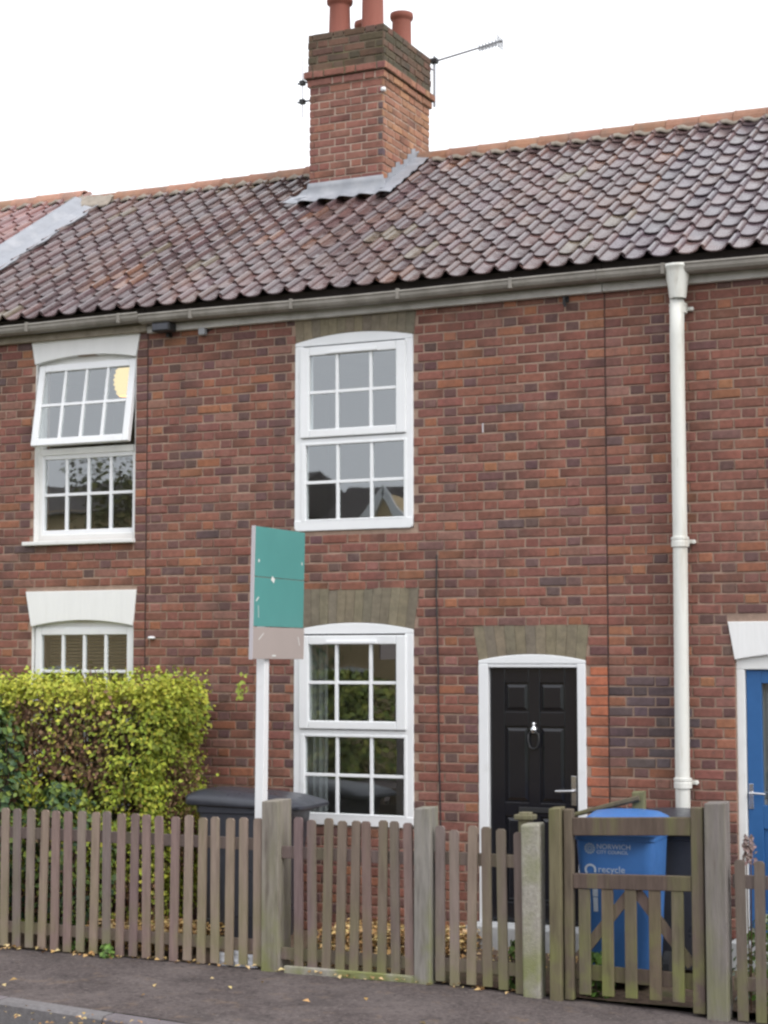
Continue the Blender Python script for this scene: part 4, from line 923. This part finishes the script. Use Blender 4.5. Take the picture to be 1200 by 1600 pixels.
for i in range(12):
    a = 2 * math.pi * i / 12; b = a + 0.36; z = 0.916
    for r0, r1 in ((0.022, 0.036), (0.008, 0.017)):
        q = [(-0.160 + rr * math.cos(t), z + rr * math.sin(t)) for rr, t in ((r0, a), (r1, a), (r1, b), (r0, b))]
        m.add([(x, bface(zz) - 0.001, zz) for x, zz in q], [(0, 1, 2, 3)])
m.build('emblem', 'bin_print_faded', bb, local=True)
text('recycle', 0.062, (-0.11, bface(0.76), 0.76), 'bin_print', bb, TL)
m = MB()
for i in range(15):
    a, b = R(-30 + 17 * i), R(-30 + 17 * (i + 1)); q = [(-0.160 + rr * math.cos(t), 0.775 + rr * math.sin(t)) for rr, t in ((0.026, a), (0.040, a), (0.040, b), (0.026, b))]
    m.add([(x, bface(z) - 0.001, z) for x, z in q], [(0, 1, 2, 3)])
m.build('arrow_emblem', 'bin_print', bb, local=True)
for za, zb, xa, xb in ((0.60, 0.665, -0.150, -0.115), (0.50, 0.595, -0.148, -0.117), (0.615, 0.66, -0.045, -0.01)):      # worn white stickers, nothing legible on them
    m = MB(); m.add([(x, bface(z) - 0.001, z) for x, z in ((xa, za), (xb, za), (xb, zb), (xa, zb))], [(0, 1, 2, 3)]); m.build('sticker', 'bin_print', bb, local=True)

# ------------------------------------------------------------------ hedge and plants
def leaf(mb, p, n, size, col, r, fold=0.25):
    """small pointed leaf: four triangles folded along the midrib"""
    n = Vector(n).normalized(); a = n.orthogonal().normalized(); a.rotate(Matrix.Rotation(r.uniform(0, 6.28), 3, n)); b = n.cross(a)
    L = size * r.uniform(0.7, 1.3); w = L * 0.36; p = Vector(p)
    mb.add([p - a * L / 2, p + b * w + n * w * fold, p + a * L / 2, p - b * w + n * w * fold, p], [(0, 4, 1), (1, 4, 2), (2, 4, 3), (3, 4, 0)], col)
hr = random.Random(31)
hedge = thing('hedge', 'tall yellow-green privet hedge with bare brown patches, left of the board', 'hedge', (-3.8, -0.6, -0.09))
HX0, HX1, HY0, HY1, HZ = -6.4, -2.30, -0.98, -0.22, 1.87
lf = MB(); tw = MB()
def hedge_pt():
    t = hr.random()
    if t < 0.52: p = (hr.uniform(HX0, HX1), HY0, hr.uniform(0.0, HZ)); n = (0, -1, 0.2)
    elif t < 0.74: p = (hr.uniform(HX0, HX1), hr.uniform(HY0, HY1), HZ); n = (0, -0.2, 1)
    elif t < 0.92: p = (HX1, hr.uniform(HY0, HY1), hr.uniform(0.0, HZ)); n = (1, -0.1, 0.2)
    else: p = (hr.uniform(HX0, HX1), HY1, hr.uniform(0.3, HZ)); n = (0, 1, 0.2)
    return Vector(p), Vector(n)
for i in range(9000):
    p, n = hedge_pt(); bumpv = mnoise.noise(Vector((p.x * 1.6, p.y * 1.6, p.z * 1.6))) * 0.12 + mnoise.noise(p * 5.0) * 0.06
    top = p.z > HZ - 0.16
    if n.z < 0.5 and p.z < 0.25 and hr.random() < 0.7: continue
    dens = mnoise.noise(Vector((p.x * 2.4 + 3, p.y * 2.4, p.z * 2.0)))
    bare = (dens > 0.07) and not top
    if bare and hr.random() < 0.84:
        if hr.random() < 0.9:
            q = p - n * hr.uniform(0.0, 0.10); d = Vector((hr.uniform(-1, 1), hr.uniform(-0.4, 0.4), hr.uniform(0.2, 1.2))).normalized() * hr.uniform(0.06, 0.2)
            tw.tube([q, q + d * 0.5 + Vector((hr.uniform(-.02, .02), 0, 0)), q + d], [0.004, 0.003, 0.0015], 4, caps=False)
            for _ in range(4): leaf(lf, q + d * hr.random() + Vector((hr.gauss(0, .03), hr.gauss(0, .02), hr.gauss(0, .03))), n + Vector((hr.uniform(-1, 1), hr.uniform(-1, 1), hr.uniform(-1, 1))), 0.038, vj(hr.choice([(0.26, 0.15, 0.08), (0.21, 0.12, 0.07), (0.30, 0.19, 0.10), (0.26, 0.26, 0.06)]), 0.2, hr), hr)
        continue
    q0 = p + n.normalized() * (bumpv + hr.uniform(-0.10, 0.03))
    for _ in range(hr.randint(4, 7)):
        q = q0 + Vector((hr.gauss(0, 0.035), hr.gauss(0, 0.035), hr.gauss(0, 0.035)))
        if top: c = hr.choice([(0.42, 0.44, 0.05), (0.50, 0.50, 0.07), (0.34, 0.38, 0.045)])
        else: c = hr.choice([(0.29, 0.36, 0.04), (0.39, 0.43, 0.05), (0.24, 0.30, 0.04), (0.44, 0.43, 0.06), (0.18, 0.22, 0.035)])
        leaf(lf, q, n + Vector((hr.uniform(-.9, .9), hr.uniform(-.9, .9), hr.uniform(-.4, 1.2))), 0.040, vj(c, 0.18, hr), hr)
# wispy shoots above the top and out of the side
for i in range(240):
    s = Vector((hr.uniform(HX0, HX1 + 0.05), hr.uniform(HY0, HY1), HZ + 0.02)) if i < 200 else Vector((HX1 + 0.04, hr.uniform(HY0, HY1), hr.uniform(0.7, HZ)))
    d = Vector((hr.uniform(-0.3, 0.3), hr.uniform(-0.3, 0.3), 1)) if i < 200 else Vector((1, 0, 0.6)); L = hr.uniform(0.04, 0.13)
    for t in range(5): leaf(lf, s + d * L * t / 4 + Vector((hr.gauss(0, .012), hr.gauss(0, .012), 0)), (hr.uniform(-1, 1), hr.uniform(-1, 1), 0.8), 0.036, vj((0.36, 0.42, 0.06), 0.2, hr), hr)
for t in range(26): leaf(lf, Vector((-1.93, -0.3, 1.86)) + Vector((hr.gauss(0, .025), hr.gauss(0, .03), hr.uniform(-0.10, 0.10))), (hr.uniform(-1, 1), -1, 0.6), 0.045, vj((0.30, 0.36, 0.06), 0.2, hr), hr)
for i in range(900):
    q = Vector((hr.uniform(HX0, HX1 - 0.05), hr.uniform(HY0 + 0.05, HY1 - 0.05), hr.uniform(-0.09, HZ - 0.25))); d = Vector((hr.uniform(-.3, .3), hr.uniform(-.3, .3), 1)).normalized() * hr.uniform(0.2, 0.5)
    tw.tube([q, q + d * 0.5 + Vector((hr.uniform(-.05, .05), hr.uniform(-.05, .05), 0)), q + d], [0.008, 0.006, 0.003], 4, caps=False)
tw.tube([(-2.16, -0.30, 1.70), (-2.05, -0.3, 1.76), (-1.93, -0.3, 1.92)], 0.003, 4)
tag(lf.build('foliage', 'leaf', hedge), kind='stuff'); tag(tw.build('twigs', 'twig', hedge), kind='stuff')
m = MB(); m.sheet(lambda u, v: (HX0 + 0.1 + (HX1 - HX0 - 0.35) * u, -0.60 + 0.02 * math.sin(u * 60 + v * 9), -0.1 + (HZ - 0.15) * v), 30, 8)
for y in (-0.45, -0.75): m.sheet(lambda u, v, y=y: (HX0 + 0.1 + (HX1 - HX0 - 0.4) * u, y + 0.03 * math.sin(u * 43 + v * 13), -0.1 + (HZ - 0.2) * v), 30, 8)
for i in range(9):
    x = HX0 + 0.3 + (HX1 - HX0 - 0.6) * i / 8; st = MB(); st.tube([(x, -0.6, -0.12), (x + 0.03, -0.58, 0.5), (x - 0.02, -0.62, 1.2)], [0.03, 0.022, 0.012], 6); st.build('stem', 'bark', hedge)
hd = MB()
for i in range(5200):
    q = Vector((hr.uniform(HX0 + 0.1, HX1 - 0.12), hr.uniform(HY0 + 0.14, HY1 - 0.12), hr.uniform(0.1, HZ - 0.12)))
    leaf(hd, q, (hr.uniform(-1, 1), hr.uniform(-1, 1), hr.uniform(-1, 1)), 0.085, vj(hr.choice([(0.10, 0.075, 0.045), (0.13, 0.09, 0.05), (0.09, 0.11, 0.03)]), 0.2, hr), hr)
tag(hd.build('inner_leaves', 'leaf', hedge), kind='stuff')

def shrub(name, label, cat, base, rx, ry, z0, z1, n, size, pal, seed, stems=6, group=None):
    r = random.Random(seed); t = thing(name, label, cat, base, 0, group); m = MB(); s = MB()
    for i in range(n):
        a = r.uniform(0, 6.28); u = r.random() ** 0.45; h = r.random(); k = math.sin(math.pi * min(0.97, 0.15 + 0.8 * h)) ** 0.6
        p = Vector((base[0] + rx * u * k * math.cos(a), base[1] + ry * u * k * math.sin(a), z0 + (z1 - z0) * h))
        p += Vector((mnoise.noise(p * 3), mnoise.noise(p * 3 + Vector((9, 0, 0))), 0)) * 0.25 * rx
        leaf(m, p, (math.cos(a) * u + r.uniform(-.5, .5), math.sin(a) * u + r.uniform(-.5, .5), r.uniform(0, 1)), size, vj(r.choice(pal), 0.2, r), r)
    for i in range(stems):
        a = r.uniform(0, 6.28); s.tube([base, (base[0] + 0.3 * rx * math.cos(a), base[1] + 0.3 * ry * math.sin(a), (base[2] + z1) / 2), (base[0] + 0.6 * rx * math.cos(a), base[1] + 0.6 * ry * math.sin(a), z0 + (z1 - z0) * 0.85)], [size * 0.2, size * 0.14, size * 0.05], 5)
    tag(m.build('foliage', 'leaf', t), kind='stuff'); s.build('stem', 'bark', t); return t
DG = [(0.045, 0.085, 0.035), (0.06, 0.11, 0.035), (0.035, 0.065, 0.035), (0.09, 0.14, 0.04)]
shrub('dark_shrub', 'dark green shrub growing into the hedge at the left edge', 'shrub', (-3.72, -1.20, -0.09), 0.44, 0.24, 0.15, 1.78, 1600, 0.07, DG + [(0.16, 0.22, 0.05)], 41)
shrub('young_shrub', 'low dark leafed shrub behind the left pickets', 'shrub', (-2.95, -1.28, -0.09), 0.50, 0.2, 0.0, 1.12, 1200, 0.06, DG + [(0.22, 0.27, 0.05), (0.14, 0.2, 0.04)], 42)
WG = [(0.10, 0.19, 0.035), (0.14, 0.24, 0.05), (0.08, 0.14, 0.03)]
shrub('weed', 'green weeds under the gate', 'plant', (1.42, -1.50, -0.13), 0.14, 0.08, -0.12, 0.16, 130, 0.055, WG, 43, 3, 'weeds')
shrub('weed', 'green weed sprouting left of the concrete post', 'plant', (0.86, -1.50, -0.11), 0.07, 0.06, -0.10, 0.20, 70, 0.05, WG, 44, 3, 'weeds')
shrub('weed', 'green tuft at the foot of the left pickets', 'plant', (-2.25, -1.69, -0.10), 0.07, 0.05, -0.10, 0.0, 60, 0.04, WG, 45, 2, 'weeds')
shrub('weed', 'broad leaved weed under the left pickets near the frame edge', 'plant', (-2.62, -1.55, -0.10), 0.09, 0.06, -0.09, 0.12, 70, 0.05, WG, 46, 2, 'weeds')
shrub('garden_plant', 'bushy green plant behind the pickets below the blue door', 'plant', (2.55, -1.15, -0.15), 0.36, 0.3, -0.12, 0.42, 520, 0.055, WG + [(0.3, 0.33, 0.25)], 47, 5)
t = thing('flower_spike', 'pinkish seed heads rising above the pickets before the blue door', 'plant', (2.44, -1.5, -0.15)); r = random.Random(3); m = MB()
for x0 in (2.425, 2.455):
    for i in range(60):
        h = r.random(); leaf(m, (x0 + r.gauss(0, 0.018 * (1.2 - h)), -1.5 + r.gauss(0, 0.012), 0.78 + 0.18 * h), (r.uniform(-1, 1), -1, r.uniform(0, 1)), 0.028, vj((0.24, 0.17, 0.16), 0.2, r), r)
m.build('seed_head', 'leaf', t); s = MB(); s.tube([(2.44, -1.5, -0.15), (2.43, -1.5, 0.4), (2.425, -1.5, 0.9)], 0.004, 5); s.tube([(2.44, -1.5, -0.15), (2.45, -1.5, 0.4), (2.455, -1.5, 0.88)], 0.004, 5); s.build('stem', 'twig', t)

# leaf litter and scraps
lr = random.Random(77); m = MB()
DL = [(0.46, 0.31, 0.13), (0.38, 0.24, 0.10), (0.52, 0.37, 0.17), (0.30, 0.18, 0.085), (0.55, 0.42, 0.22)]
def litter(n, xa, xb, ya, yb, size, lift=0.02):
    for i in range(n):
        x, y = lr.uniform(xa, xb), lr.uniform(ya, yb); z = (-0.07 if y > -1.55 else pav_z(x)) + lr.uniform(0.006, lift)
        leaf(m, (x, y, z), (lr.uniform(-.5, .5), lr.uniform(-.5, .5), 1), size, vj(lr.choice(DL), 0.2, lr), lr, 0.5)
litter(2600, -1.05, 0.10, -0.75, -0.03, 0.050, 0.13); litter(700, -0.85, 0.10, -1.55, -0.7, 0.045, 0.05)
litter(2600, -2.75, -1.70, -1.50, -0.75, 0.05, 0.15); litter(120, -3.4, 0.9, -1.72, -1.6, 0.045, 0.03); litter(300, 0.1, 1.2, -1.2, -0.05, 0.045)
litter(12, -3.2, 1.5, -3.0, -1.75, 0.045); litter(160, -4.0, 0.5, -3.9, -3.5, 0.03)
tag(m.build('dry_leaves', 'dry_leaf'), 'golden dry leaves scattered over the front garden and pavement edge', 'leaves', kind='stuff')
r = random.Random(9)
for i, (x, y, lab) in enumerate(((-1.33, -1.597, 'left of the three white paper scraps behind the pickets'), (-1.215, -1.597, 'middle and largest of the three white paper scraps behind the pickets'), (-1.10, -1.597, 'bluish scrap, right of the three paper scraps by the fence post'))):
    m = MB(); s = 0.060 if i != 1 else 0.075
    m.sheet(lambda u, v: (x + (u - 0.5) * s * 1.6 + 0.01 * math.sin(v * 9 + i), y + 0.006 * math.sin(u * 7 + i) + 0.004 * math.cos(v * 11), -0.098 + v * s * 1.5), 6, 6)
    tag(m.build('paper_scrap', 'paper', solid=0.002), lab, 'litter', 'paper scraps')

# ------------------------------------------------------------------ across the street (mirrored in the window panes)
def simple_house(label, x0, x1, yf, yb, eave, ridge, wallm, gable=None):
    t = thing('opposite_house', label, 'house', ((x0 + x1) / 2, yf, -0.3), 0, 'houses across the street')
    MB().box(x0, x1, yb, yf, -0.4, eave).build('wall', wallm, t)
    ym = (yf + yb) / 2; m = MB(); o = 0.3
    m.add([(x0 - o, yf + o, eave - 0.1), (x1 + o, yf + o, eave - 0.1), (x1 + o, yb - o, eave - 0.1), (x0 - o, yb - o, eave - 0.1), (x0 - o, ym, ridge), (x1 + o, ym, ridge)], [(1, 0, 4, 5), (3, 2, 5, 4), (0, 3, 4), (2, 1, 5), (0, 1, 2, 3)])
    m.build('roof', 'dark_roof', t)
    n = int((x1 - x0) / 2.6)
    for i in range(n):
        xx = x0 + (x1 - x0) * (i + 0.5) / n
        for z in (0.7, 3.0):
            if z + 1.3 < eave:
                w = MB().box(xx - 0.6, xx + 0.6, yf - 0.02, yf + 0.03, z, z + 1.25).build('window', 'upvc', t)
                MB().box(xx - 0.52, xx + 0.52, yf + 0.01, yf + 0.036, z + 0.08, z + 1.17).build('pane', 'black_paint', w)
    if gable:
        gx, gw, gz = gable; y = yf + 0.35
        MB().prism([(gx - gw, eave - 0.1), (gx + gw, eave - 0.1), (gx, gz)], y - 1.6, y).build('gable', wallm, t)
        for s in (-1, 1):
            m = MB(); m.prism([(gx + s * (gw + 0.1), eave - 0.25), (gx + s * (gw - 0.12), eave - 0.25), (gx - s * 0.02, gz - 0.05), (gx, gz + 0.2)], y, y + 0.06); m.build('bargeboard', 'upvc', t)
    return t
simple_house('dark roofed house across the street mirrored in the upstairs panes', -13.2, -4.0, -21.5, -29, 4.0, 6.2, 'buff_brick', (-10.7, 1.3, 5.6))
simple_house('buff house across the street mirrored in the left upstairs window', -27, -14.6, -21.5, -29, 5.6, 6.6, 'buff_brick')
simple_house('dark roofed house across the street beyond the camera on the right', -2.5, 9, -21.5, -29, 4.6, 7.0, 'buff_brick')
def tree(label, base, h, rad, n, pal, seed, ls=0.13):
    r = random.Random(seed); t = thing('broadleaf_tree', label, 'tree', base, 0, 'trees across the street')
    s = MB(); s.tube([base, (base[0] + 0.1, base[1], base[2] + h * 0.3), (base[0] - 0.1, base[1] + 0.1, base[2] + h * 0.75)], [0.22, 0.17, 0.06], 8)
    lim = []
    for i in range(9):
        a = r.uniform(0, 6.28); z = base[2] + h * r.uniform(0.25, 0.6); e = Vector((base[0] + rad * 0.75 * math.cos(a), base[1] + rad * 0.75 * math.sin(a), z + h * r.uniform(0.1, 0.35))); lim.append(e)
        s.tube([(base[0], base[1], z), (Vector((base[0], base[1], z)) + e) / 2 + Vector((0, 0, 0.1)), e], [0.09, 0.06, 0.02], 5)
    s.build('trunk', 'bark', t); m = MB()
    cl = [(e + Vector((r.gauss(0, .4), r.gauss(0, .4), r.gauss(0, .4))), r.uniform(0.4, 0.9)) for e in lim for _ in range(4)] + [(Vector((base[0] + r.gauss(0, rad * .4), base[1] + r.gauss(0, rad * .4), base[2] + h * r.uniform(0.5, 1.0))), r.uniform(0.4, 0.9)) for _ in range(16)]
    for i in range(n):
        c, q = r.choice(cl); d = Vector((r.gauss(0, 1), r.gauss(0, 1), r.gauss(0, 1))).normalized() * q * r.random() ** 0.4
        leaf(m, c + d, d + Vector((0, 0, 0.5)), ls, vj(r.choice(pal), 0.2, r), r)
    tag(m.build('crown', 'leaf', t), kind='stuff'); return t
tree('olive green tree mirrored in the left upstairs window', (-14.9, -19.0, -0.3), 6.9, 1.2, 6500, [(0.11, 0.12, 0.03), (0.09, 0.11, 0.03), (0.14, 0.13, 0.035)], 51)
tree('green tree mirrored in the left panes of the middle upstairs window', (-12.3, -18.8, -0.3), 4.6, 1.0, 5000, [(0.07, 0.11, 0.03), (0.09, 0.13, 0.04)], 52)
shrub('roadside_bush', 'yellow-green bush across the street mirrored in the downstairs window', 'shrub', (-10.2, -17.5, -0.3), 2.2, 0.8, -0.2, 1.9, 5000, 0.12, [(0.26, 0.28, 0.05), (0.2, 0.24, 0.05), (0.12, 0.17, 0.04)], 53)
MB().sheet(lambda u, v: (-40 + 80 * u, -13.2 - 4.2 * v, -0.12), 4, 2).build('far_pavement', 'asphalt')
tag(bpy.data.objects['far_pavement'], kind='structure')
